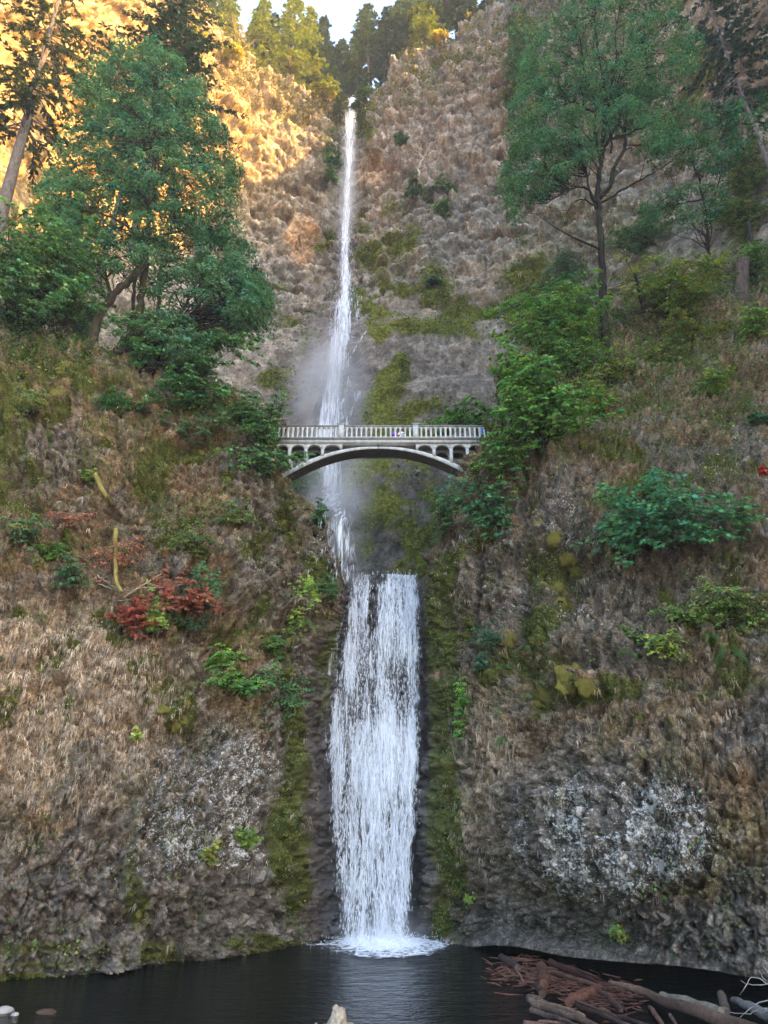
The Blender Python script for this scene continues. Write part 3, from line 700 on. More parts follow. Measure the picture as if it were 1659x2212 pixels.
    arm = (np.abs(co[:, 0])/s > .24) & (z > .9)
    cs_ = np.broadcast_to(np.asarray(shirt, float), co.shape).copy()
    if pattern is not None:
        m_ = fbm(co*9, 2, 5) > 0.05; cs_[m_] = pattern
    out("shirt", (z > .93) & (z < 1.49) & ~(arm & (z < 1.2)), .014, cs_, M_cloth)
    out("trousers", (z < .99) & (z > .12) & ~arm, .012, trouser, M_cloth)
    out("hair", (z > 1.62) | ((z > 1.53) & (co[:, 1]/s > lean) & (np.abs(co[:, 0]) < .12*s)), .016, hair, M_cloth)
    out("shoe", (z < .10), .012, (0.05, 0.05, 0.05), M_cloth)
    for e_ in (-1, 1):
        mb_ = MB(); mb_.box((x+(e_*.03-.01)*s, y+(-.135+lean)*s, Zdeck+1.635*s), (x+(e_*.03+.01)*s, y+(-.118+lean)*s, Zdeck+1.65*s), (0.03, 0.02, 0.02)); mb_.build("eye", M_cloth, t)
    mb_ = MB(); mb_.add([(x-.014*s, y+(-.115+lean)*s, Zdeck+1.59*s), (x+.014*s, y+(-.115+lean)*s, Zdeck+1.59*s), (x, y+(-.145+lean)*s, Zdeck+1.595*s), (x, y+(-.115+lean)*s, Zdeck+1.64*s)], [(0, 1, 2), (0, 2, 3), (1, 3, 2)], skin); mb_.build("nose", M_skin, t)
    mb_ = MB(); mb_.box((x-.022*s, y+(-.122+lean)*s, Zdeck+1.562*s), (x+.022*s, y+(-.112+lean)*s, Zdeck+1.57*s), (0.3, 0.1, 0.08)); mb_.build("mouth", M_skin, t)
    if pack is not None:
        mb_ = MB(); mb_.tube(np.array([(x, y+(.20+lean)*s, Zdeck+1.02*s), (x, y+(.22+lean)*s, Zdeck+1.1*s), (x, y+(.22+lean)*s, Zdeck+1.35*s), (x, y+(.20+lean)*s, Zdeck+1.45*s)]), [.09*s, .14*s, .14*s, .08*s], 10, pack)
        o_ = mb_.build("backpack", M_cloth, t)
    return t
YP = YF+1.15
person("person in a pink-red top with a blue pack leaning at the middle of the bridge", xU(852), YP, 1.66, (0.62, 0.05, 0.14), (0.45, 0.30, 0.28), (0.45, 0.27, 0.20), (0.05, 0.03, 0.02), math.pi*0.93, pack=(0.10, 0.10, 0.55), lean=-.05)
person("person in a white and dark green patterned shirt beside the one in pink", xU(868.5), YP, 1.70, (0.72, 0.75, 0.74), (0.05, 0.10, 0.09), (0.42, 0.25, 0.18), (0.04, 0.03, 0.02), math.pi*1.05, pattern=(0.03, 0.12, 0.10), lean=-.03)
person("person in a bright blue shirt at the leafy right end of the bridge", xU(1044), YF+0.75, 1.75, (0.03, 0.22, 0.62), (0.06, 0.06, 0.08), (0.42, 0.25, 0.18), (0.04, 0.03, 0.02), 0.3, lean=-.04)
print("bridge", time.time()-T0)

# ------------------------------------------------------------------ waterfalls
def mat_fall(name, fx, fy, thr):
    m, n, l = newmat(name)
    uv = N(n, "ShaderNodeUVMap", uv_map="flow"); de = N(n, "ShaderNodeAttribute", attribute_name="dens")
    a1 = noise(n, l, mapping(n, l, uv.outputs[0], (fx*0.35, fy*0.25, 1)), 1.0, 3, 0.5)
    a2 = noise(n, l, mapping(n, l, uv.outputs[0], (fx*2.2, fy*0.7, 1)), 1.0, 4, 0.65, 0.6)
    a3 = noise(n, l, mapping(n, l, uv.outputs[0], (fx*5.5, fy*1.9, 1)), 1.0, 3, 0.7, 0.8)
    s = math_(n, l, 'ADD', math_(n, l, 'MULTIPLY', a1, 0.5), math_(n, l, 'MULTIPLY', a2, 1.0))
    s = math_(n, l, 'ADD', s, math_(n, l, 'MULTIPLY', a3, 0.95))
    s = math_(n, l, 'ADD', s, de.outputs['Fac'])
    al = ramp(n, math_(n, l, 'MULTIPLY', s, 0.5), [(0.0, 0.0), (thr-0.045, 0.0), (thr+0.10, 0.93), (1, 1.0)], l)
    b = N(n, "ShaderNodeBump", ins={'Strength': 0.5, 'Distance': 0.15}); l.new(s, b.inputs['Height'])
    p = N(n, "ShaderNodeBsdfPrincipled", ins={'Base Color': (0.60, 0.64, 0.70, 1), 'Roughness': 0.45, 'Specular IOR Level': 0.3})
    l.new(b.outputs[0], p.inputs['Normal'])
    tr = N(n, "ShaderNodeBsdfTranslucent", ins={'Color': (0.8, 0.83, 0.87, 1)})
    x = N(n, "ShaderNodeMixShader", ins={0: 0.3}); l.new(p.outputs[0], x.inputs[1]); l.new(tr.outputs[0], x.inputs[2])
    t = n.new("ShaderNodeBsdfTransparent")
    y = n.new("ShaderNodeMixShader"); l.new(al, y.inputs[0]); l.new(t.outputs[0], y.inputs[1]); l.new(x.outputs[0], y.inputs[2])
    o = n.new("ShaderNodeOutputMaterial"); l.new(y.outputs[0], o.inputs[0]); return m
M_fall = mat_fall("falling water", 2.2, 0.55, 0.66)
M_fall2 = mat_fall("distant falling water", 1.0, 0.16, 0.64)
def mat_white(name, tr):
    m, n, l = newmat(name)
    p = N(n, "ShaderNodeBsdfPrincipled", ins={'Base Color': (0.82, 0.85, 0.88, 1), 'Roughness': 0.5})
    g = N(n, "ShaderNodeNewGeometry"); k = ramp(n, noise(n, l, g.outputs['Position'], 2.0, 3), [(0.3, (0.5, 0.54, 0.6)), (0.7, (0.78, 0.81, 0.86))], l); l.new(k, p.inputs['Base Color'])
    t = n.new("ShaderNodeBsdfTransparent"); y = N(n, "ShaderNodeMixShader", ins={0: 1-tr}); l.new(t.outputs[0], y.inputs[1]); l.new(p.outputs[0], y.inputs[2])
    o = n.new("ShaderNodeOutputMaterial"); l.new(y.outputs[0], o.inputs[0]); return m
M_drop = mat_white("water drops", 0.25)
def sheet(rows, nu, nv, bulge, rib, ribx, ribz, seed):
    rows = np.array(rows, float); v = rows[:, 0]; vs = np.linspace(v[0], v[-1], nv)
    ul = np.interp(vs, v, rows[:, 1]); ur = np.interp(vs, v, rows[:, 2]); d = np.interp(vs, v, rows[:, 3])
    k = np.ones(9)/9
    pad = lambda a: np.convolve(np.pad(a, 4, 'edge'), k, 'valid')
    ul, ur, d = pad(ul), pad(ur), pad(d); jz = np.stack([vs*0.03, vs*0+seed, vs*0], -1); wj = (ur-ul)*0.05; ul = ul + wj*fbm(jz, 3, seed); ur = ur + wj*fbm(jz+50, 3, seed)
    s = np.linspace(0, 1, nu)
    Pl, Pr = at(ul, vs, d), at(ur, vs, d)
    P = Pl[:, None]*(1-s)[None, :, None] + Pr[:, None]*s[None, :, None]
    P[..., 1] -= bulge*np.sin(np.pi*s)[None]**0.7
    nz = fbm(np.stack([P[..., 0]*ribx, P[..., 2]*ribz, P[..., 0]*0+seed], -1), 4, seed)
    P[..., 1] -= rib*nz; P[..., 0] += 0.25*rib*fbm(np.stack([P[..., 0]*ribx*2, P[..., 2]*ribz*2, P[..., 0]*0+seed+3], -1), 3, seed)
    return P, s, vs
def uvdens(P, s, fn):
    U, V, D = proj(P)
    along = np.concatenate([[0], np.cumsum(np.linalg.norm(np.diff(P[:, P.shape[1]//2], axis=0), axis=1))])
    uv = np.stack([P[..., 0], along[:, None]*np.ones_like(P[..., 0])], -1).reshape(-1, 2)
    e = np.minimum(s, 1-s)[None]*np.ones_like(U)
    return uv, fn(U, V, e).ravel()
lower = thing("waterfall", "broad white lower waterfall dropping from a rock lip into the dark pool", "waterfall", (0.3, 47, 0))
rowsL = [(1243,757,905,52.0), (1250,757,905,51.1), (1262,755,905,50.5), (1300,750,909,49.6), (1345,742,911,49.1), (1400,727,912,48.7), (1500,708,913,48.1), (1600,703,913,47.6), (1700,710,909,47.2), (1850,720,896,46.8), (1950,728,887,46.6), (2056,735,880,46.4)]
def densL(U, V, e):
    n0 = 0.17*fbm(np.stack([U*0.045, V*0.005, U*0], -1), 3, 33)
    d = 0.045 + 1.3*n0 + 0.11*smooth01(V, 1480, 1600)
    d += 0.16*blob(U, V, 865, 1330, 45, 110) + 0.12*blob(U, V, 770, 1300, 30, 50) + 0.10*blob(U, V, 830, 1640, 110, 80) + 0.10*blob(U, V, 760, 1420, 20, 80)
    d += 0.10*np.exp(-((U-865)/14)**2)*smooth01(V, 1650, 1800)
    d -= 0.45*blob(U, V, 806, 1310, 9, 45, .6) + 0.10*blob(U, V, 806, 1450, 9, 130, .6) + 0.35*blob(U, V, 735, 1350, 16, 40, .5)
    d -= 0.10*blob(U, V, 740, 1750, 16, 260) + 0.5*blob(U, V, 812, 1252, 14, 10)
    d -= 0.45*(1-smooth01(e, 0.0, 0.09)) + 0.08*smooth01(V, 1850, 2050)
    return d
for k_, (off_, add_) in enumerate(((0.0, 0.0), (0.35, -0.10))):
    P, s, vs = sheet([(a, b_, c_, d_-off_) for a, b_, c_, d_ in rowsL], 90, 280, 0.35, 0.22, 1.1, 0.13, 40+k_)
    uv, de = uvdens(P, s, densL); uv = uv + k_*37.3
    mb = MB(); mb.add(P, grid_faces(*P.shape[:2]), (0.8, 0.85, 0.9)); mb.build("water_sheet", M_fall, lower, True, {'dens': de+add_}, uv)
# streaks of drops
def drops(parent, P, de, n, lmin, lmax, wd, spread, seed, thr=-0.2):
    rg = np.random.default_rng(seed); pf = P.reshape(-1, 3); w_ = np.clip(de-thr, 0.02, 1); w_ = w_/w_.sum()
    idx = rg.choice(len(pf), n, p=w_); p = pf[idx] + rg.normal(0, 1, (n, 3))*np.array([0.1, spread, 0.15])
    p[:, 1] -= np.abs(rg.normal(0, spread, n))
    L = rg.uniform(lmin, lmax, n)[:, None]*rg.uniform(0.5, 1, (n, 1)); wd = wd*rg.uniform(0.5, 1.3, (n, 1)); tilt = rg.normal(0, 0.10, (n, 1))
    ex = np.array([[1., 0, 0]]); dn = np.concatenate([tilt, np.zeros((n, 1)), -np.ones((n, 1))], 1)
    a = p - dn*L/2; b_ = p + ex*wd; c_ = p + dn*L/2; d_ = p - ex*wd; e_ = p - np.array([[0, 1., 0]])*wd
    v = np.stack([a, b_, c_, d_, e_], 1).reshape(-1, 3); o5 = np.arange(n)[:, None]*5
    f = np.concatenate([o5+np.array([[0, 4, 1]]), o5+np.array([[1, 4, 2]]), o5+np.array([[2, 4, 3]]), o5+np.array([[3, 4, 0]])])
    mb = MB(); mb.add(v, f, (0.85, 0.88, 0.92)); o = mb.build("droplets", M_drop, parent); o['kind'] = 'stuff'; return o
drops(lower, P, de, 11000, 0.12, 0.55, 0.014, 0.22, 1)
# side trickles left of the main curtain
for pts in ([(716,1375),(712,1440),(706,1500),(700,1560),(703,1620),(706,1700)], [(740,1330),(732,1360),(724,1400),(720,1450)]):
    w0 = [(p_[1], p_[0]-4, p_[0]+4, 47.9) for p_ in pts]
    P, s, vs = sheet(w0, 8, 120, 0.1, 0.1, 2, 0.4, 77); uv, de = uvdens(P, s, lambda U, V, e: 0.02+0*U)
    mb = MB(); mb.add(P, grid_faces(*P.shape[:2]), (0.8,)*3); mb.build("trickle", M_fall, lower, True, {'dens': de}, uv)
# foam where it lands
fm, n, l = newmat("foam")
g = N(n, "ShaderNodeNewGeometry"); de_ = N(n, "ShaderNodeAttribute", attribute_name="dens")
a1 = noise(n, l, mapping(n, l, g.outputs['Position'], (1.6, 2.4, 1)), 1.6, 6, 0.72, 0.8)
al = ramp(n, math_(n, l, 'ADD', a1, de_.outputs['Fac']), [(0, 0), (0.64, 0.0), (0.76, 0.95)], l)
p = N(n, "ShaderNodeBsdfPrincipled", ins={'Base Color': (0.8, 0.83, 0.87, 1), 'Roughness': 0.6})
b = N(n, "ShaderNodeBump", ins={'Strength': 0.8, 'Distance': 0.15}); l.new(a1, b.inputs['Height']); l.new(b.outputs[0], p.inputs['Normal'])
t_ = n.new("ShaderNodeBsdfTransparent"); y_ = n.new("ShaderNodeMixShader"); l.new(al, y_.inputs[0]); l.new(t_.outputs[0], y_.inputs[1]); l.new(p.outputs[0], y_.inputs[2])
o_ = n.new("ShaderNodeOutputMaterial"); l.new(y_.outputs[0], o_.inputs[0])
xs = np.linspace(-7, 6.5, 150); ys = np.linspace(37.5, 48, 110); X, Y = np.meshgrid(xs, ys)
cx_, cy_ = 0.05, 46.0
rr = np.sqrt(((X-cx_)/3.4)**2 + ((Y-cy_)/4.6)**2); de = 0.56 - 0.46*rr
rr2 = np.sqrt(((X+3)/4.2)**2 + ((Y-45.4)/1.3)**2); de = np.maximum(de, 0.24 - 0.40*rr2)
ring = np.exp(-((rr-0.95)/0.12)**2)*0.12*(X > -1.5); de = de + ring
Zf = 0.05 + 0.28*np.exp(-(rr/0.5)**2) + 0.09*np.clip(1.3-rr, 0, 1)*fbm(np.stack([X*1.8, Y*1.8, X*0], -1), 4, 91)
mb = MB(); mb.add(np.stack([X, Y, Zf], -1), grid_faces(110, 150), (0.8,)*3); mb.build("foam", fm, lower, True, {'dens': de})
# splash drops above the foam
rg = np.random.default_rng(8); nS = 5000; th = rg.uniform(0, 2*np.pi, nS); ra = np.abs(rg.normal(0, 1.2, nS))
Ps = np.stack([0.05+np.cos(th)*ra*1.25, 45.9-np.abs(np.sin(th)*ra*1.0), np.abs(rg.normal(0, 0.38, nS))*np.exp(-ra/2.5)+0.05], -1)
drops(lower, Ps[None], np.ones(nS), 6500, 0.03, 0.12, 0.02, 0.05, 3)

upper = thing("waterfall", "tall thin upper waterfall falling from the notch in the high cliff behind the bridge", "waterfall", tuple(at(748, 212, 113)))
upr = [(215,764,9),(222,758,13),(240,757,14),(300,755,12),(400,751,12),(500,746,13),(560,746,14),(600,748,19),(650,745,22),(700,738,27),(760,728,28),(820,722,30),(870,716,38),(918,708,44),(960,704,44),(1005,712,42),(1060,716,42),(1120,726,38),(1180,736,30),(1262,744,24)]
rowsU = []
dm = 200
for v_, u_, h_ in upr:
    ds = [surf(u_+du, v_+dv)[0][1] for du in (-h_, 0, h_) for dv in (-6, 6)] if v_ < 1230 else [dm+1]
    dm = min(dm, min(ds)-0.7); rowsU.append((v_, u_-h_, u_+h_, dm if v_ > 214 else dm+ (214-v_)*0.12))
def densU(U, V, e):
    d = 0.19 + 0.14*fbm(np.stack([U*0.06, V*0.004, U*0], -1), 3, 35)
    d += 0.08*np.exp(-((V-760)/160)**2) - 0.12*smooth01(V, 930, 1100) - 0.10*smooth01(V, 1100, 1240)
    d -= 0.40*(1-smooth01(e, 0.0, 0.5)) - 0.1*(V < 300)
    return d
for k_, (off_, add_) in enumerate(((0.0, 0.0), (0.8, -0.06))):
    P, s, vs = sheet([(a, b_-off_*4, c_+off_*4, d_-off_) for a, b_, c_, d_ in rowsU], 30, 420, 0.6, 0.35, 0.6, 0.06, 50+k_)
    uv, de = uvdens(P, s, densU); uv = uv + k_*21.7
    mb = MB(); mb.add(P, grid_faces(*P.shape[:2]), (0.8,)*3); mb.build("water_sheet", M_fall2, upper, True, {'dens': de+add_}, uv)
drops(upper, P, np.where(proj(P)[1].ravel() > 1000, -0.15, 0.2), 5000, 0.3, 1.2, 0.012, 0.4, 2)
for pts, w_ in (([(776,640),(773,655),(771,690),(766,730)], 8), ([(752,815),(758,835),(766,850),(770,868)], 3), ([(778,846),(768,868),(756,892),(745,930)], 6), ([(744,862),(735,875),(728,895),(722,925)], 4), ([(792,715),(778,735),(766,755),(756,775)], 3)):
    w0 = [(p_[1], p_[0]-w_, p_[0]+w_, surf(p_[0], p_[1])[0][1]-0.7) for p_ in pts]
    P, s, vs = sheet(w0, 12, 80, 0.1, 0.15, 1, 0.3, 78); uv, de = uvdens(P, s, lambda U, V, e: 0.08-0.2*(1-smooth01(e, 0, 0.3)))
    mb = MB(); mb.add(P, grid_faces(*P.shape[:2]), (0.8,)*3); mb.build("trickle", M_fall2, upper, True, {'dens': de}, uv)
print("falls", time.time()-T0)

def mist(label_parent, name, cen, rx, ry, rz, dens, sc, tilt=0.0, seed=0):
    m, n, l = newmat("spray"); tc = N(n, "ShaderNodeTexCoord"); g = N(n, "ShaderNodeNewGeometry")
    vl = N(n, "ShaderNodeVectorMath", operation='LENGTH'); l.new(tc.outputs['Object'], vl.inputs[0])
    fall = ramp(n, vl.outputs['Value'], [(0.0, 1.0), (0.35, 0.55), (0.7, 0.12), (0.98, 0.0)], l)
    nz = ramp(n, noise(n, l, mapping(n, l, g.outputs['Position'], (1, 1, 0.45)), sc, 4, 0.6), [(0.35, 0.1), (0.65, 1.0)], l)
    dd = math_(n, l, 'MULTIPLY', math_(n, l, 'MULTIPLY', fall, nz), dens)
    pv = N(n, "ShaderNodeVolumePrincipled", ins={'Color': (0.93, 0.96, 1.0, 1)}); l.new(dd, pv.inputs['Density'])
    o = n.new("ShaderNodeOutputMaterial"); l.new(pv.outputs[0], o.inputs['Volume'])
    th = np.linspace(0, np.pi, 13)[:, None]; ph = np.linspace(0, 2*np.pi, 21)[None, :-1]
    v = np.stack([np.sin(th)*np.cos(ph), np.sin(th)*np.sin(ph), np.cos(th)*np.ones_like(ph)], -1)
    i = np.arange(12)[:, None]*20; j = np.arange(20)[None]; f = np.stack([i+j, i+20+j, i+20+(j+1) % 20, i+(j+1) % 20], -1).reshape(-1, 4)
    mb = MB(); mb.add(v, f, (.9,)*3); o = mb.build(name, m); o.location = tuple(float(c_) for c_ in cen); o.scale = (rx, ry, rz); o.rotation_euler = (tilt, 0, 0); o['kind'] = 'stuff'
def fy(v): return float(np.interp(v, [r_[0] for r_ in rowsU], [r_[3] for r_ in rowsU]))
mist(upper, "mist", at(708, 860, fy(860)-1.0), 8.0, 4.5, 16, 0.50, 0.22, 0.12)
mist(upper, "mist", at(722, 1100, fy(1100)-0.5), 4.6, 3.0, 10, 0.38, 0.3)
mist(upper, "mist", at(752, 420, fy(420)-0.3), 3.4, 2.6, 30, 0.22, 0.22)
mist(lower, "spray", at(822, 2020, 46.2), 3.6, 2.2, 2.6, 0.55, 0.9)
# ------------------------------------------------------------------ plants
UPV = np.array([0, 0, 1.0])
def frames(nrm, rg):
    """random rotation about each normal: (n, 3, 3) with columns x, y, normal"""
    r = rg.normal(0, 1, nrm.shape); x = norm(np.cross(nrm, r)); y = np.cross(nrm, x); return np.stack([x, y, nrm], -1)
LEAF1 = (np.array([(0, -.5, 0), (.42, -.02, .10), (0, .55, -.08), (-.42, -.02, .10)]), np.array([(0, 1, 2), (0, 2, 3)]))
def lobed():
    o = []; tips = [(-90, .45), (-20, .68), (15, .36), (42, .85), (66, .42), (90, 1.0), (114, .42), (138, .85), (165, .36), (200, .68)]
    v = [(0, 0, 0)] + [(r_*.5*math.cos(R(a)), r_*.5*math.sin(R(a)), -.06*r_) for a, r_ in tips]
    return np.array(v), np.array([(0, i+1, (i+1) % 10+1) for i in range(10)])
LEAFM = lobed()
def put(mb, tpl, P, Rm, S, col):
    tv, tf = tpl; n = len(P); k = len(tv)
    v = np.einsum('nij,kj->nki', Rm, tv)*np.asarray(S).reshape(-1, 1, 1) + P[:, None, :]
    f = (tf[None] + (np.arange(n)*k)[:, None, None]).reshape(-1, tf.shape[1])
    mb.add(v.reshape(-1, 3), f, np.repeat(col, k, axis=0))
def cluster_leaves(mb, cen, rad, outd, per, size, col, rg, tpl=LEAF1, flat=0.35, colvar=0.42, alt=None, altp=0.0, droop=0.35):
    """per leaves round each centre, in layered sprays tilted outwards"""
    n = len(cen)*per; k = np.repeat(np.arange(len(cen)), per); r = rad[k]
    th = rg.uniform(0, 2*np.pi, n); rho = np.sqrt(rg.uniform(0, 1, n)); hz = rg.normal(0, flat*0.5, n)
    loc = np.stack([rho*np.cos(th), rho*np.sin(th), hz - droop*rho**2], -1)*r[:, None]
    od = outd[k]; tiltax = norm(np.stack([od[:, 0], od[:, 1], 0*od[:, 0]], -1))
    # tilt: points further out hang lower
    ao = (loc*tiltax).sum(1); loc[:, 2] -= 0.32*ao
    P = cen[k] + loc
    nr = norm(UPV*0.85 + tiltax*0.45 + 0.35*norm(loc) + rg.normal(0, 0.38, (n, 3)))
    cv = rg.uniform(1-colvar, 1+colvar, len(cen))[k][:, None]*rg.uniform(0.75, 1.3, (n, 1))
    hue = rg.normal(0, 0.17, (len(cen), 1))[k]
    c = np.asarray(col)[None]*cv*(1 + hue*np.array([[1.2, 0.2, -0.6]]))
    if alt is not None:
        m = rg.uniform(0, 1, n) < altp; c[m] = np.asarray(alt)*cv[m]
    put(mb, tpl, P, frames(nr, rg), size*rg.uniform(0.65, 1.3, n), np.clip(c, 0.004, 0.7))
def inpoly(u, v, poly):
    poly = np.asarray(poly, float); x0, y0 = poly[:, 0], poly[:, 1]; x1, y1 = np.roll(x0, -1), np.roll(y0, -1)
    u = u[:, None]; v = v[:, None]
    c = ((y0 > v) != (y1 > v)) & (u < (x1-x0)*(v-y0)/(y1-y0+1e-9)+x0); return c.sum(1) % 2 == 1
def edgedist(u, v, poly):
    poly = np.asarray(poly, float); a = poly; b_ = np.roll(poly, -1, 0); p = np.stack([u, v], -1)[:, None]
    t = np.clip(((p-a)*(b_-a)).sum(-1)/((b_-a)**2).sum(-1), 0, 1)
    return np.sqrt((((a+(b_-a)*t[..., None])-p)**2).sum(-1)).min(1)
def curve(a, b_, sag, n=7, jit=0.0, rg=None):
    t = np.linspace(0, 1, n)[:, None]; m = (a+b_)/2 + np.array([0, 0, sag])
    p = (1-t)**2*a + 2*t*(1-t)*m + t*t*b_
    if jit and rg is not None: p[1:-1] += rg.normal(0, jit, (n-2, 3))
    return p
BARK = np.array([0.036, 0.028, 0.022])
def smoothpath(pts, k=6, jit=0.0, rg=None):
    pts = np.asarray(pts, float); n = (len(pts)-1)*k+1; p = interp_rows(pts[:, None, :], n)[:, 0]
    if jit: p[1:-1] += rg.normal(0, jit, p[1:-1].shape)
    return p
def broad_tree(name, label, cat, trunks, polys, d0, thick, ncl, rcl, per, lsize, col, seed, group=None, barkc=BARK, tpl=LEAF1, alt=None, altp=0, mossy=None, twig=0.035, sparse=0.0):
    """trunks: list of (image polyline, r0, r1); polys: crown outlines in the frame, filled to a real thickness round distance d0"""
    rg = np.random.default_rng(seed)
    b0 = at(*trunks[0][0][0][:2], trunks[0][0][0][2] if len(trunks[0][0][0]) > 2 else d0)
    t = thing(name, label, cat, b0, group)
    nodes = []; nrad = []; first = True
    for pl, r0, r1 in trunks:
        w_ = np.array([at(q_[0], q_[1], q_[2] if len(q_) > 2 else d0) for q_ in pl]); w_ = smoothpath(w_ if not first else np.vstack([w_[0]-(w_[1]-w_[0])*0.0-UPV*3.0, w_]), 6, 0.05, rg); rr_ = np.linspace(r0, r1, len(w_))**1.0
        cc = np.tile(np.asarray(barkc), (len(w_), 1))
        if mossy is not None: m_ = rg.uniform(0, 1, (len(w_), 1)) < 0.45; cc = np.where(m_, mossy, cc)
        mb = MB(); mb.tube(w_, rr_*(1+0.06*rg.normal(0, 1, len(w_))), 8, cc, True, 0.10)
        mb.build("trunk" if first else "limb", M_bark, t, True); first = False
        nodes.append(w_[2:]); nrad.append(rr_[2:])
    nodes = np.concatenate(nodes); nrad = np.concatenate(nrad)
    cu_, cv_, cd_ = [], [], []
    tot = sum(p_[1] for p_ in polys)
    for poly, wt in polys:
        po = np.asarray(poly, float); k = 0; need = int(ncl*wt/tot)
        while k < need:
            u = rg.uniform(po[:, 0].min(), po[:, 0].max(), 400); v = rg.uniform(po[:, 1].min(), po[:, 1].max(), 400)
            ok = inpoly(u, v, po); u, v = u[ok], v[ok]
            if sparse: ok = fbm(np.stack([u*0.02, v*0.02, 0*u], -1), 2, seed) > -0.25+sparse*0; u, v = u[ok], v[ok]
            e = edgedist(u, v, po); h_ = thick*np.sqrt(np.clip(e/ (0.35*min(np.ptp(po[:, 0]), np.ptp(po[:, 1]))), 0.03, 1))
            d = d0 + h_*rg.uniform(-1, 1, len(u)); cu_.append(u[:need-k]); cv_.append(v[:need-k]); cd_.append(d[:need-k]); k += len(u[:need-k])
    cu_, cv_, cd_ = map(np.concatenate, (cu_, cv_, cd_)); cen = at(cu_, cv_, cd_)
    rad = rcl*rg.uniform(0.6, 1.35, len(cen))
    # branches
    mbb = MB(); outd = np.zeros_like(cen)
    for i, c0 in enumerate(cen):
        dv = c0 - nodes; ds = np.linalg.norm(dv, axis=1) + 2.5*np.clip(nodes[:, 2]-c0[2]+1.0, 0, None) + rg.uniform(0, 1.0, len(nodes))
        j = int(np.argmin(ds)); outd[i] = dv[j]
        L = np.linalg.norm(dv[j])
        if L > 0.5 and rg.uniform() < 0.8:
            pth = curve(nodes[j], c0, 0.10*L*rg.uniform(-0.4, 1.2), 6, 0.05*L, rg); mbb.tube(pth, np.linspace(min(nrad[j]*0.5, 0.03+twig*L*0.28), 0.012, 6), 3, barkc, False)
        for q_ in range(1):
            e_ = c0 + np.append(rg.normal(0, rad[i]*0.6, 2), -0.1*rad[i]); mbb.tube(np.array([c0-0.3*(e_-c0), c0, e_]), [0.02, 0.016, 0.008], 3, barkc, False)
    mbb.build("branches", M_bark, t)
    outd = norm(outd*np.array([1, 1, 0.2]))
    mb = MB(); cluster_leaves(mb, cen, rad, outd, per, lsize, col, rg, tpl, alt=alt, altp=altp)
    mb.build("crown", M_leaf, t)
    return t
MAPLE = (0.072, 0.160, 0.088); MAPLE2 = (0.065, 0.150, 0.070); VINE = (0.075, 0.15, 0.035); YEL = (0.16, 0.18, 0.03); DARKG = (0.022, 0.060, 0.030)

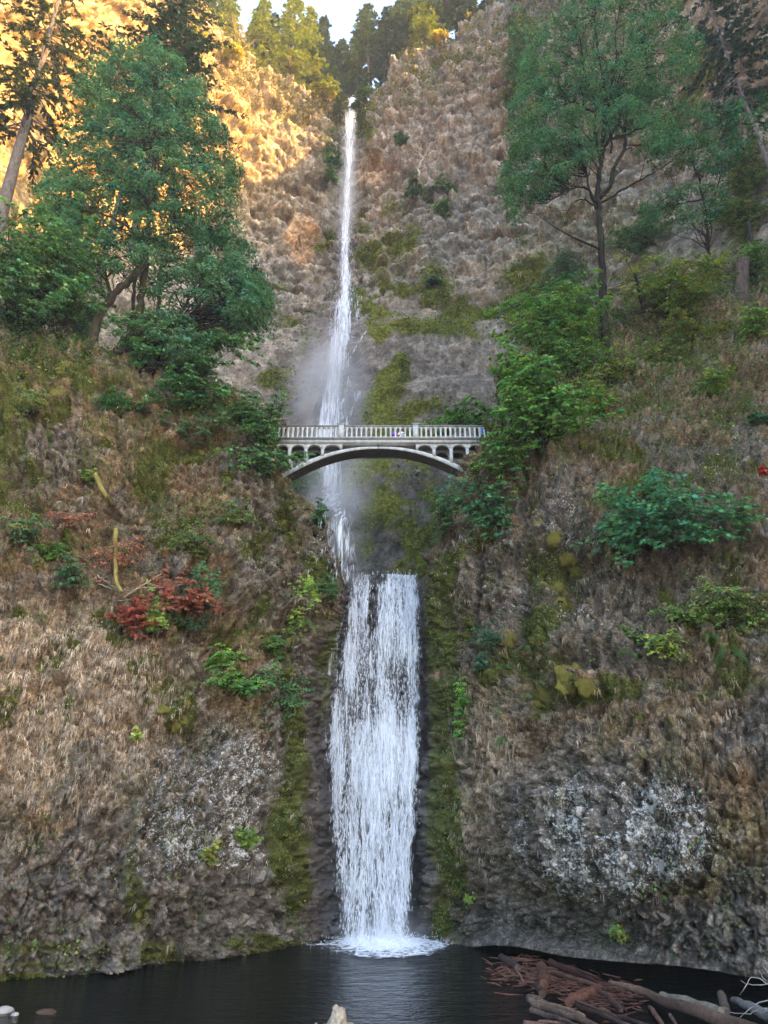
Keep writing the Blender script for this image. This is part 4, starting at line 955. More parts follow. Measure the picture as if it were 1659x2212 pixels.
# ---- conifers
def fir(label, u, v, d, h, rbase, start=0.15, lean=(0, 0), nb=90, per=9, seed=0, col=(0.040, 0.065, 0.022), cat="tree", group=None, nl=0.55, trunkr=None, droop=0.25, name="fir_tree", fan=0.55, tcol=(0.10, 0.07, 0.05), gaps=0.0):
    rg = np.random.default_rng(seed); b0 = at(u, v, d) if d is not None else surf(u, v)[0]
    t = thing(name, label, cat, b0, group); tr = trunkr or h*0.013
    n = 12; zz_ = np.linspace(-0.5, h, n); tp = np.stack([b0[0]+lean[0]*(zz_/h)**1.2*h, b0[1]+lean[1]*(zz_/h)*h, b0[2]+zz_], -1)
    mb = MB(); mb.tube(tp, np.linspace(tr, 0.03, n), 8, tcol, True, 0.05); mb.build("trunk", M_bark, t, True)
    s = np.sort(rg.uniform(start, 0.985, nb)); az = rg.uniform(0, 2*np.pi, nb)
    prof = (1-s)**0.75*1.0 + 0.05; L = rbase*prof/((1-start)**0.75)*rg.uniform(0.55, 1.15, nb)
    mbb = MB(); cen = []; dirs = []; sz = []
    for i in range(nb):
        if gaps and rg.uniform() < gaps*(1-s[i]): L[i] *= 0.5; bare = True
        else: bare = False
        o0 = np.array([np.interp(s[i]*h, zz_, tp[:, k]) for k in range(3)]); dr = np.array([math.cos(az[i]), math.sin(az[i]), 0])
        up = 0.30*(s[i]-0.45)
        k = np.linspace(0, 1, 6)[:, None]
        pth = o0 + dr*L[i]*k + UPV*(L[i]*(up*k - droop*k**1.6 + 0.10*np.clip(k-.7, 0, 1)))
        pth[1:] += rg.normal(0, 0.02*L[i], (5, 3)); mbb.tube(pth, np.linspace(0.012*L[i]+0.015, 0.008, 6), 3, tcol, False)
        if bare: continue
        m = max(2, int(per*(0.4+0.8*L[i]/rbase))); q_ = rg.uniform(0.18, 1.0, m)
        pp = np.stack([np.interp(q_, k[:, 0], pth[:, j]) for j in range(3)], -1)
        side = np.cross(dr, UPV); sg = rg.choice([-1, 1], m)[:, None]
        dd = norm(dr*rg.uniform(0.3, 1.0, (m, 1)) + side*sg*rg.uniform(0.1, 1.0, (m, 1)) - UPV*rg.uniform(0.0, 0.5, (m, 1)))
        cen.append(pp); dirs.append(dd); sz.append(nl*(0.55+0.6*(1-q_))*rg.uniform(0.7, 1.3, m)*(0.6+0.6*L[i]/rbase))
    mbb.build("branches", M_bark, t)
    cen = np.concatenate(cen); dirs = np.concatenate(dirs); sz = np.concatenate(sz); nn_ = len(cen)
    nr = norm(UPV + rg.normal(0, 0.35, (nn_, 3))); x = norm(np.cross(dirs, nr)); nr = np.cross(x, dirs)
    Rm = np.stack([x, dirs, nr], -1)
    tv = np.array([(0, 0, 0), (-fan*.5, .35, -.06), (-.10, .55, 0), (-.35*fan*1.6, .85, -.12), (0, 1.25, -.14), (.35*fan*1.6, .85, -.12), (.10, .55, 0), (fan*.5, .35, -.06)])
    tf = np.array([(0, 4, 1), (2, 4, 3), (0, 7, 4), (6, 5, 4)])
    cc = np.asarray(col)[None]*rg.uniform(0.6, 1.5, (nn_, 1))*(1+rg.normal(0, .1, (nn_, 1))*np.array([[1.2, .2, -.6]]))
    mb = MB(); put(mb, (tv, tf), cen, Rm, sz, np.clip(cc, 0.004, 1)); mb.build("crown", M_needle, t)
    return t
# ---- ferns and shrubs on the rock
def fern(label, u, v, r, seed, col=(0.075, 0.14, 0.03), nf=11, group=None, down=0.5, name="fern"):
    rg = np.random.default_rng(seed); p, nn_ = surf(u, v); dep = float(proj(p)[2]); r = r/F*dep
    t = thing(name, label, "fern", p, group); p = p + nn_*0.05; side = norm(np.cross(nn_, UPV)); upn = np.cross(side, nn_)
    for i in range(nf):
        a = rg.uniform(-math.pi*0.62, math.pi*0.62); L = r*rg.uniform(0.65, 1.1)
        d0 = norm(side*math.sin(a)*1.0 + upn*math.cos(a)*0.55 + nn_*0.75); n = 13; k = np.linspace(0, 1, n)[:, None]
        pth = p + d0*L*k*(1-.15*k) - UPV*L*down*k**2*1.1
        tg = norm(np.gradient(pth, axis=0)); sd_ = norm(np.cross(tg, nn_ + 0.3*UPV)); w_ = 0.17*L*np.sin(np.pi*np.clip(k*0.92+0.06, 0, 1))**0.7
        v = []; f = []
        for j in range(1, n):
            for s_ in (-1, 1):
                b0 = len(v); c0 = pth[j]; tip = c0 + s_*sd_[j]*w_[j] + tg[j]*w_[j]*0.35 - UPV*w_[j]*0.25
                v += [c0 - tg[j]*L*0.024, tip, c0 + tg[j]*L*0.030]; f.append((b0, b0+1, b0+2))
        c_ = np.asarray(col)*rg.uniform(0.7, 1.35)
        mb = MB(); mb.add(v, f, c_); mb.tube(pth, np.linspace(0.012, 0.004, n), 3, c_*0.6, False); mb.build("frond", M_leaf, t)
    return t
def shrub(name, label, u, v, ru, rv, seed, col=MAPLE2, lsize=0.20, dens=1.0, out=1.0, group=None, tpl=LEAF1, alt=None, altp=0.0, root=None, rcl=0.55, cat="shrub", stemc=BARK, lift=1.0, gain=1.4):
    """arching stems that carry layered leaf sprays, ru x rv frame pixels, standing out from the rock"""
    rg = np.random.default_rng(seed); p0, nn_ = surf(*(root or (u, v+rv*0.6))); pc, _ = surf(u, v); dep = float(proj(pc)[2])
    rx = ru/F*dep; rz = rv/F*dep; ry = min(rx, rz)*0.8*out
    t = thing(name, label, cat, p0, group); dc = min(pc[1], p0[1]+1.5) - ry*lift; c0 = at(u, v, dc); upi = np.array([0, -SP, CP])
    area = rx*rz; rc = rcl*min(1, max(0.4, math.sqrt(area)/1.7)); narm = int(np.clip(12 + 2.0*area/rc**2, 12, 120)); cen = []; rad = []; mbb = MB()
    for i in range(narm):
        a = rg.uniform(0, 2*np.pi); k = 1.18*rg.uniform(0.03, 1.0)**0.5*(0.8+0.3*math.sin(3*a+seed)); dy = rg.uniform(-1, 1)*ry
        e_ = c0 + np.array([1, 0, 0])*math.cos(a)*k*rx + upi*math.sin(a)*k*rz + np.array([0, -CP, -SP])*dy*0.8
        s0 = p0 if rg.uniform() < 0.35 or not cen else cen[rg.integers(len(cen))]; L = np.linalg.norm(e_-s0); pth = curve(s0, e_, 0.16*L, 8, 0.03*L, rg)
        mbb.tube(pth[::2] if len(cen) else pth, np.linspace(min(.035, 0.008+0.009*rx), 0.004, 4 if len(cen) else 8), 3, stemc, False)
        for q_ in np.linspace(0.45, 1.0, max(2, int(1+L*0.5/rc))):
            j = q_*7; jj = min(int(j), 6); cc = pth[jj]*(1-(j-jj)) + pth[jj+1]*(j-jj); cen.append(cc + rg.normal(0, .12*rc, 3)); rad.append(rc*(1.15-.55*q_)*rg.uniform(.6, 1.2))
    cen = np.array(cen); rad = np.array(rad); per = int(np.clip(15*dens*(rc/lsize)**2*0.20, 8, 23))
    mbb.build("stems", M_bark, t)
    mb = MB(); cluster_leaves(mb, cen, rad, norm(cen-p0+nn_*ry*0.8)*np.array([1, 1, .1]), per, lsize*1.12, np.asarray(col)*gain*(np.array([1.15, 1.05, .85]) if col[0] < .12 else 1), rg, tpl, alt=alt, altp=altp, flat=0.30, colvar=.35)
    mb.build("foliage", M_leaf, t); return t

# ===== the two great maples
broad_tree("maple_tree", "tall dense green maple with dark forked trunks on the left ledge", "tree",
  [([(292,775,46),(300,690,46),(308,620,46),(318,540,46),(322,470,46),(330,380,46),(335,290,46),(330,190,46)], .42, .08),
   ([(192,768,45),(208,700,45),(240,645,45),(285,600,45),(320,570,45.5)], .40, .22), ([(255,765,45),(272,735,45),(320,716,45),(380,700,45),(430,672,44.5),(470,640,44)], .42, .10),
   ([(380,700,45),(400,660,45),(418,632,45)], .2, .08), ([(335,700,47),(345,640,47),(350,560,47),(372,480,47),(385,420,47)], .22, .08), ([(255,760,47),(285,700,47.5),(290,620,48),(300,560,48)], .25, .1),
   ([(318,540,46),(290,500,45),(240,470,44.5),(170,450,44)], .18, .05), ([(322,520,46),(365,505,45.5),(420,490,45),(470,500,45)], .18, .05), ([(322,440,46),(280,395,45),(230,370,44)], .16, .05), ([(328,400,46),(370,360,45),(430,350,45)], .16, .05),
   ([(330,300,46),(290,240,46),(240,200,46)], .12, .04), ([(333,310,46),(390,250,46),(430,230,46)], .12, .04), ([(240,645,45),(232,600,46),(262,575,46)], .16, .05)],
  [([(222,110),(260,85),(330,88),(372,110),(410,150),(440,170),(468,225),(478,262),(500,300),(525,365),(516,420),(525,470),(505,505),(460,530),(380,520),(300,535),(230,530),(180,520),(120,470),(80,410),(80,385),(130,340),(122,300),(165,250),(150,195),(185,140)], 1.0),
   ([(80,380),(180,370),(200,470),(160,520),(70,470)], .10), ([(110,480),(300,500),(420,510),(520,500),(545,560),(585,640),(575,690),(520,735),(450,700),(400,650),(330,640),(250,600),(150,590)], .38), ([(430,560),(545,560),(583,640),(572,690),(520,710),(470,670)], .22), ([(270,680),(400,660),(460,720),(470,800),(380,790),(300,760)], .16)],
  46, 5.5, 1050, 0.92, 56, 0.25, MAPLE, 101, mossy=np.array([0.042, 0.040, 0.018]))
broad_tree("maple_tree", "tall open-crowned green maple with dark straight trunk on the right slope", "tree",
  [([(1308,735,51),(1305,660,51),(1302,580,51),(1297,500,51),(1292,430,51),(1296,370,51),(1303,300,51),(1305,240,51)], .42, .20),
   ([(1305,240,51),(1302,170,51),(1290,100,51),(1285,20,51),(1290,-60,51)], .18, .06), ([(1293,430,51),(1318,400,50.5),(1328,360,50),(1350,320,50),(1348,295,50),(1325,300,50),(1320,330,50)], .26, .09), ([(1303,330,51),(1320,290,51),(1335,268,50),(1352,285,49.5)], .18, .08),
   ([(1296,440,51),(1345,410,50),(1400,380,49.5),(1455,345,49)], .13, .05), ([(1290,440,51),(1262,405,51),(1220,415,50.5),(1180,440,50)], .14, .04), ([(1288,450,51),(1270,395,52),(1262,330,52),(1245,280,52)], .16, .05), ([(1285,445,51),(1255,430,50),(1225,455,49.5)], .1, .04),
   ([(1300,360,51),(1286,290,51),(1284,220,51),(1262,150,51),(1250,60,51)], .17, .05), ([(1305,250,51),(1335,180,51),(1365,120,51),(1420,60,51)], .14, .04), ([(1305,230,51),(1330,150,51),(1330,80,51),(1340,0,51)], .15, .05),
   ([(1290,250,51),(1240,220,50),(1190,240,50),(1150,260,50)], .12, .04), ([(1330,300,50),(1400,270,49),(1460,235,49)], .1, .04)],
  [([(1150,60),(1200,20),(1240,-70),(1330,-90),(1450,-60),(1480,30),(1508,110),(1500,160),(1450,200),(1380,225),(1330,215),(1250,200),(1180,200),(1120,180),(1120,130)], 1.0),
   ([(1115,160),(1250,190),(1430,190),(1480,225),(1400,270),(1330,290),(1250,310),(1180,320),(1110,330),(1095,300),(1105,220)], .55), ([(1095,310),(1220,300),(1260,350),(1220,400),(1150,440),(1105,480),(1090,420),(1082,360)], .30), ([(1350,260),(1460,240),(1500,300),(1440,350),(1380,330)], .10), ([(1240,300),(1290,300),(1290,360),(1240,350)], .05)],
  51, 5.5, 780, 0.95, 52, 0.25, (0.065, 0.165, 0.080), 102, alt=(0.30, 0.24, 0.03), altp=0.006, barkc=np.array([0.018, 0.014, 0.012]), mossy=np.array([0.028, 0.026, 0.014]))
broad_tree("maple_tree", "slimmer maple with thin leaning trunk standing right of the tall open-crowned maple", "tree",
  [([(1532,560,58),(1528,500,58),(1520,430,57),(1500,360,56),(1470,320,55)], .2, .06), ([(1525,470,57.5),(1545,420,57),(1560,370,57)], .12, .04), ([(1520,430,57),(1470,440,56),(1430,450,55)], .1, .04)],
  [([(1420,250),(1500,215),(1560,230),(1600,300),(1580,380),(1500,370),(1440,330)], 1.0), ([(1390,420),(1480,395),(1560,400),(1590,450),(1540,480),(1450,500),(1380,480)], .8)],
  56, 3.0, 170, 0.9, 50, 0.25, (0.07, 0.17, 0.08), 103)
broad_tree("maple_branch", "dark green maple bough hanging into the picture at the upper right edge", "branch",
  [([(1800,235,22),(1720,250,22),(1660,262,22),(1590,270,22),(1560,285,22)], .10, .02), ([(1680,258,22),(1640,225,22),(1600,215,22)], .04, .012)],
  [([(1545,235),(1600,200),(1680,195),(1800,190),(1800,330),(1680,310),(1625,300),(1600,330),(1570,280)], 1.0)],
  22, 1.2, 46, 0.42, 26, 0.22, (0.03, 0.095, 0.06), 104, tpl=LEAFM)
fir("leaning conifer with bare grey lower trunk at the left edge", -75, 735, 48, 62, 8.5, 0.42, (-0.035, 0.0), 150, 70, 201, (0.045, 0.080, 0.045), nl=0.50, trunkr=0.78, droop=0.32, tcol=(0.11, 0.095, 0.085), gaps=0.75, fan=0.4)
fir("dark blue-green conifer rising behind the top of the left maple", 238, 760, 56, 74, 11.0, 0.38, (0.0, 0.0), 220, 60, 202, (0.032, 0.070, 0.055), nl=0.62, trunkr=0.62, droop=0.35, tcol=(0.13, 0.11, 0.10), fan=0.5)
fir("half-hidden conifer with pale grey trunk low behind the left maple", 185, 720, 54, 34, 4.0, 0.55, (0.02, 0.0), 60, 16, 203, (0.035, 0.080, 0.05), nl=0.7, trunkr=0.5, tcol=(0.16, 0.14, 0.13))
fir("drooping dark conifer with grey trunk at the top right corner", 1735, 560, 60, 62, 9.5, 0.42, (-0.03, 0.0), 130, 50, 204, (0.045, 0.085, 0.055), nl=0.6, trunkr=0.33, droop=0.5, tcol=(0.15, 0.13, 0.13), gaps=0.3)

# ===== firs along the rim of the high cliff
rim = [
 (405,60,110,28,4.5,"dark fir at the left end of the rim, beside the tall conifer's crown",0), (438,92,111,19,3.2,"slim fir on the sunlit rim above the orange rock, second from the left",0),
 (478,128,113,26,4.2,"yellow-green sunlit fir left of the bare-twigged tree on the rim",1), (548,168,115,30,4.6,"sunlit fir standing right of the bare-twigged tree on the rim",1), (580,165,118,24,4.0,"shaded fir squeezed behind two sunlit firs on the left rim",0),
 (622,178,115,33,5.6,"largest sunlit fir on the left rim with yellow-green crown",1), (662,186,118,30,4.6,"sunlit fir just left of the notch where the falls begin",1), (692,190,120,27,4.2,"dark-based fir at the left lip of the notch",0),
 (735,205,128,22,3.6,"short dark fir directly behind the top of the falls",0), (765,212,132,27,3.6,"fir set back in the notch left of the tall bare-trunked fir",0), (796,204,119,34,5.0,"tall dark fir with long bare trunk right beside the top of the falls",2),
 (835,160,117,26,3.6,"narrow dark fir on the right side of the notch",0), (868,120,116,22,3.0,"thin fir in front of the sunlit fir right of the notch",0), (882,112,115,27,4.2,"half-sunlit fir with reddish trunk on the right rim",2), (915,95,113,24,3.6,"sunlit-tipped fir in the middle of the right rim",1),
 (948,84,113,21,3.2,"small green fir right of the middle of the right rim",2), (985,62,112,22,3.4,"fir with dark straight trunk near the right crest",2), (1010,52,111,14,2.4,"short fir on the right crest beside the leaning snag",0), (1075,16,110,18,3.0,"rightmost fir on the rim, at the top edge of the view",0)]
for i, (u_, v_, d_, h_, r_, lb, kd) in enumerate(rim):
    cl = [(0.04, 0.075, 0.035), (0.20, 0.23, 0.02), (0.07, 0.11, 0.035)][kd]  # sun and shade painted into the crowns: shaded, sunlit, half-sunlit
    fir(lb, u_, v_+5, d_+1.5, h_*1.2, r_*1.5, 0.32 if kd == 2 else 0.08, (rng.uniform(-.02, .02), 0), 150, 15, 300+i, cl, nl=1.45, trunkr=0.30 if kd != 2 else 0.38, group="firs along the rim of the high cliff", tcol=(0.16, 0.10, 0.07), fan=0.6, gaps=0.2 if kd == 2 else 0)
fir("tiny bushy fir on the left lip touching the top of the falls", 737, 243, 115.6, 7.5, 2.4, 0.01, (0, 0), 60, 12, 340, (0.06, 0.09, 0.03), nl=1.1, trunkr=.12)
fir("tiny bushy fir on the right lip touching the top of the falls", 780, 243, 115.6, 8.5, 2.6, 0.01, (0, 0), 60, 12, 341, (0.05, 0.085, 0.03), nl=1.1, trunkr=.12)
# bare-twigged tree on the rim
def twiggy(label, u, v, d, h, seed, col, name="bare_tree", n=26, spread=0.5):
    rg = np.random.default_rng(seed); b0 = at(u, v, d); t = thing(name, label, "tree", b0)
    mb = MB(); tp = b0 + np.stack([0.1*np.sin(np.linspace(0, 3, 8)), np.zeros(8), np.linspace(-.5, h*.6, 8)], -1); mb.tube(tp, np.linspace(.22, .1, 8), 6, col); mb.build("trunk", M_bark, t)
    mb = MB()
    for i in range(n):
        s0 = tp[rg.integers(1, 8)]; a = rg.uniform(0, 6.28); L = h*rg.uniform(.3, .6); e_ = s0 + np.array([math.cos(a)*L*spread, math.sin(a)*L*spread, L*.8]); c_ = curve(s0, e_, -.15*L, 7, .03*L, rg); mb.tube(c_, np.linspace(.09, .02, 7), 3, col, False)
        for q_ in range(5):
            s1 = c_[rg.integers(2, 7)]; e1 = s1 + np.array([rg.normal(0, .12*h), rg.normal(0, .12*h), rg.uniform(.02, .14)*h]); mb.tube(curve(s1, e1, .1, 4), [.04, .035, .02, .012], 3, col, False)
    mb.build("branches", M_bark, t); return t
twiggy("bare-twigged pale tree glowing in the sun on the left rim", 512, 150, 113, 17, 5, (0.42, 0.28, 0.14), n=34)
twiggy("thin leaning dead snag at the crest of the right rim", 1022, 62, 111, 9, 6, (0.14, 0.11, 0.09), "snag", 5, .2)
twiggy("dead tree of bare pale twigs at the far right of the rim against the sky", 1052, 35, 111, 14, 9, (0.2, 0.16, 0.13), "bare_tree", 14, .25)
print("trees", time.time()-T0)
# ===== hanging grass over the front cliff
def inview(S, m=20): return (S['U'] > -m) & (S['U'] < 1659+m) & (S['V'] > -m) & (S['V'] < 2212+m)
facing = (front['N']*norm(np.array([0, 0, CAMZ])-front['P'])).sum(1)
dA = front['D']**2
fn = fbm(front['P']*0.45, 3, 210)
def pick(w_, n, rg):
    w_ = np.where(w_ > 0, w_, 0); return rg.choice(len(w_), n, p=w_/w_.sum())
def tufts(name, idx, S, lmin, lmax, wd, nb, col, rg, outk=0.16, spread=0.10, uplift=0.0):
    n = len(idx)*nb; k = np.repeat(idx, nb); p = S['P'][k]; nn_ = S['N'][k]
    Lk = np.repeat(rg.uniform(lmin, lmax, len(idx)), nb)*rg.uniform(0.55, 1.15, n); L = Lk[:, None]
    side = norm(np.cross(nn_, UPV)); sx = rg.normal(0, 1, (n, 1))*spread
    root = p + rg.normal(0, 0.05, (n, 3)) - nn_*0.04
    m1 = root + nn_*L*outk*rg.uniform(0.5, 2.0, (n, 1)) + side*sx*L*1.2 + UPV*L*(uplift+rg.uniform(-.25, .12, (n, 1)))
    m2 = m1 + nn_*L*outk*0.3 + side*sx*L*0.7 - UPV*L*0.42*(1-uplift)
    tip = m2 + side*sx*L*0.3 - UPV*L*0.40
    w_ = (wd*rg.uniform(0.6, 1.3, (n, 1)))*side
    v = np.stack([root-w_, root+w_, m1-w_, m1+w_, m2*.5+tip*.5], 1).reshape(-1, 3); o7 = np.arange(n)[:, None]*5
    c_ = np.repeat(col*rg.uniform(0.45, 1.6, (len(idx), 1)), nb, 0)*rg.uniform(0.8, 1.2, (n, 1))
    mb = MB(); mb.add(v, np.concatenate([o7+np.array([[0, 1, 3]]), o7+np.array([[0, 3, 2]]), o7+np.array([[2, 3, 4]])]), np.repeat(c_, 5, 0))
    return tag(mb.build(name, M_grass), kind='stuff')
rg = np.random.default_rng(77)
base_w = inview(front)*(facing > 0.05)*dA*(front['V'] > 560)*front['ok']
gw = base_w*(1-front['wet'])*np.clip(0.06 + 1.0*front['dry'] + 1.3*fn - 0.32*front['rock'] - 0.2*front['moss'], 0.03, 3)*(1-0.85*smooth01(front['V'], 1820, 1930))
idx = pick(gw, 16000, rg); dr = front['dry'][idx][:, None]; rk_ = front['rock'][idx][:, None]
colr = np.array([0.19, 0.128, 0.075])*(1-dr) + np.array([0.42, 0.325, 0.235])*dr; colr = colr*(1-rk_) + np.array([0.20, 0.18, 0.15])*rk_
pale = rg.uniform(0, 1, (len(idx), 1)) < 0.10; colr = np.where(pale, (0.33, 0.27, 0.20), colr)
tufts("dry_grass", idx, front, 0.25, 0.80, 0.014, 5, colr, rg)
# ===== small leaves growing all over the rock
def groundcover(name, S, w_, n, per, size, cols_, rg, spread=0.22, mat=None, outk=0.08):
    idx = pick(w_, n, rg); k = np.repeat(idx, per); m = len(k); nn_ = S['N'][k]
    P = S['P'][k] + rg.normal(0, spread, (m, 3)) + nn_*(outk+np.abs(rg.normal(0, outk, (m, 1)))) - UPV*np.abs(rg.normal(0, spread*.8, (m, 1)))
    nr = norm(nn_*0.5 + UPV*0.7 + rg.normal(0, 0.45, (m, 3))); ci = np.repeat(rg.integers(0, len(cols_), n), per)
    c_ = np.asarray(cols_)[ci]*np.repeat(rg.uniform(0.6, 1.35, (n, 1)), per, 0)*rg.uniform(0.75, 1.3, (m, 1))
    mb = MB(); put(mb, LEAF1, P, frames(nr, rg), size*rg.uniform(0.5, 1.3, m), c_); return tag(mb.build(name, mat or M_leaf), kind='stuff')
up_ = 1-smooth01(front['V'], 1150, 1500)
gn = smooth01(fbm(front['P']*0.3, 3, 230), 0.0, 0.35)
strip = np.exp(-((front['U']-985)/22)**2)*(front['V'] > 1450)*(front['V'] < 2030)*1.6 + np.exp(-((front['U']-622)/18)**2)*(front['V'] > 1500)*(front['V'] < 2020)*0.8
groundcover("leafy_ground_cover", front, base_w*(1-front['wet'])*(0.08 + 0.8*up_*gn + 0.3*gn + strip)*(1-0.5*front['dry']), 4600, 11, 0.13, [(0.10, 0.18, 0.04), (0.07, 0.14, 0.045), (0.17, 0.19, 0.04), (0.05, 0.10, 0.035)], rg)
tr_ = blob(front['U'], front['V'], 1450, 740, 330, 220) + blob(front['U'], front['V'], 60, 740, 260, 70) + 0.8*blob(front['U'], front['V'], 520, 860, 90, 60) + blob(front['U'], front['V'], 1160, 820, 90, 120)
groundcover("undergrowth", front, inview(front, 120)*dA*np.clip(tr_, 0, 1)*(front['wet'] < .3)*(front['V'] > 480), 3000, 16, 0.20, [(0.08, 0.16, 0.045), (0.07, 0.14, 0.05), (0.15, 0.19, 0.035), (0.055, 0.115, 0.04)], rg, 0.5, None, 0.35)
wb = inview(back)*(back['D']**2)*(back['V'] < 1260)
bm = back['moss']*(back['V'] < 1240)
groundcover("cliff_plants", back, wb*np.clip(bm, 0, 1)*(np.abs(back['U']-830) > 28), 2300, 9, 0.42, [(0.09, 0.12, 0.03), (0.06, 0.10, 0.035), (0.14, 0.15, 0.03), (0.05, 0.08, 0.03)], rg, 0.6, None, 0.2)
rimw = wb*(back['P'][:, 2] > 165)*(np.abs(back['P'][:, 0]+8.7) > 1.9)*((back['N'][:, 2] > 0.2) | (rg.uniform(0, 1, len(back['U'])) < 0.1))
groundcover("rim_undergrowth", back, rimw, 900, 16, 0.5, [(0.12, 0.12, 0.02), (0.06, 0.09, 0.025), (0.16, 0.13, 0.02)], rg, 1.0, None, 0.8)
# dry tan plants on the upper right cliff
tw = wb*(back['U'] > 1080)*(blob(back['U'], back['V'], 1450, 260, 340, 330)*np.clip(.3+fbm(back['P']*.2, 3, 240), 0, 1) + 0.25*blob(back['U'], back['V'], 980, 560, 130, 200))
i2 = pick(tw, 2800, rg); tufts("cliff_grass", i2, back, 0.8, 2.2, 0.05, 5, np.array([0.30, 0.23, 0.14])*np.ones((len(i2), 1))*np.where(rg.uniform(0, 1, (len(i2), 1)) < .4, (0.5, 0.75, 0.4), (1, 1, 1)), rg)
# ===== moss cushions
def cushion(mb, p, nn_, r, rg, col):
    th = np.linspace(0, 2*np.pi, 9)[:-1]; x = norm(np.cross(nn_, UPV)); y = np.cross(x, nn_); v = []
    sd_ = rg.uniform(0, 99)
    for ph, rr in ((0.0, 1.0), (0.45, 1.02), (0.85, 0.78), (1.2, 0.42)):
        for a in th:
            k = r*(rr*(1+0.22*math.sin(a*3+sd_)+0.12*rg.normal())); v.append(p + (x*math.cos(a)*k + y*math.sin(a)*k*1.1) + nn_*(r*0.5*math.sin(ph)-0.12*r) - UPV*(0.18*r*math.sin(ph)))
    v.append(p + nn_*r*0.42 - UPV*.1*r); f = []
    for i in range(3):
        for j in range(8): f.append((i*8+j, i*8+(j+1) % 8, i*8+8+(j+1) % 8, i*8+8+j))
    mb.add(v, f, col); k0 = mb.n - len(v)
    mb.f.append(np.array([(24+j, 24+(j+1) % 8, 32) for j in range(8)])+k0)
mw_ = base_w*(front['moss'] > 0.25)*(1-front['wet'])*(1+1.5*(np.abs(front['U']-1180) < 90))
mb = MB()
for i in pick(mw_, 1000, rg): cushion(mb, front['P'][i]-front['N'][i]*.05, front['N'][i], rg.uniform(.05, .20), rg, np.array([0.10, 0.088, 0.022])*rg.uniform(.4, 1.3))
tag(mb.build("moss_mats", M_moss, smooth=True), kind='stuff')
for i, (u_, v_, r_, lb) in enumerate([(1180,1035,22,"tall yellow-green moss cushion below the maple bush right of the bridge"),(1163,1130,13,"small round moss cushion beside the dark notch right of the gorge"),(1160,1165,14,"olive moss cushion just above the shaded overhang ledge"),(1200,1165,20,"broad moss pad on the pale grey rib of rock"),
    (1225,1205,26,"bright moss mound hanging at the middle of the mossy rib"),(1240,1230,20,"moss pad draped below the bright mound on the rib"),(1205,1270,15,"lumpy moss clump above the lichened wall"),(1212,1298,16,"bright yellow moss mound with small leaves on top"),(1203,1328,12,"small yellow moss mound under the leafy one"),
    (1095,1385,22,"tall yellowish moss column beside the dark-leaved shrub"),(1230,1465,38,"wide moss mound on the ledge above the white lichen wall"),(1180,1500,34,"mossy hump left of the wide moss mound"),(1270,1480,30,"moss spread at the right of the wide mound"),(1260,958,16,"hanging moss clump under the shrub on the right wall"),
    (380,1565,20,"largest drooping moss cushion above the left lichen wall"),(355,1530,14,"moss cushion directly above the largest drooping one"),(330,1485,16,"ochre moss lump in the left crevice"),(400,1520,12,"small pale moss lump right of the drooping cushion"),(150,800,24,"ochre moss patch on boulder near the left ledge"),(120,850,20,"golden moss patch on the left upper rock"),(680,1262,20,"rounded brown-green moss mound at the left of the lower lip")]):
    p_, n2 = surf(u_, v_); n2 = norm(n2*.4 + np.array([0, -.8, .2])); r_ = r_/F*float(proj(p_)[2]); mb = MB()
    for q_ in range(26):
        o_ = np.clip(rg.normal(0, .4, 3), -.62, .62)*r_; cushion(mb, p_ + o_ - n2*np.dot(o_, n2)*1.0 + n2*0.02, n2, r_*rg.uniform(.14, .36), rg, np.array([0.125, 0.11, 0.024])*rg.uniform(.5, 1.3))
    cushion(mb, p_, n2, r_*.8, rg, np.array([0.11, 0.095, 0.022]))
    o = mb.build("moss_cushion", M_moss, smooth=True); tag(o, lb, "moss", "moss cushions on the cliff"); o['kind'] = 'stuff' if False else o.get('kind', '')
    if not o['kind']: del o['kind']
print("stuff", time.time()-T0)

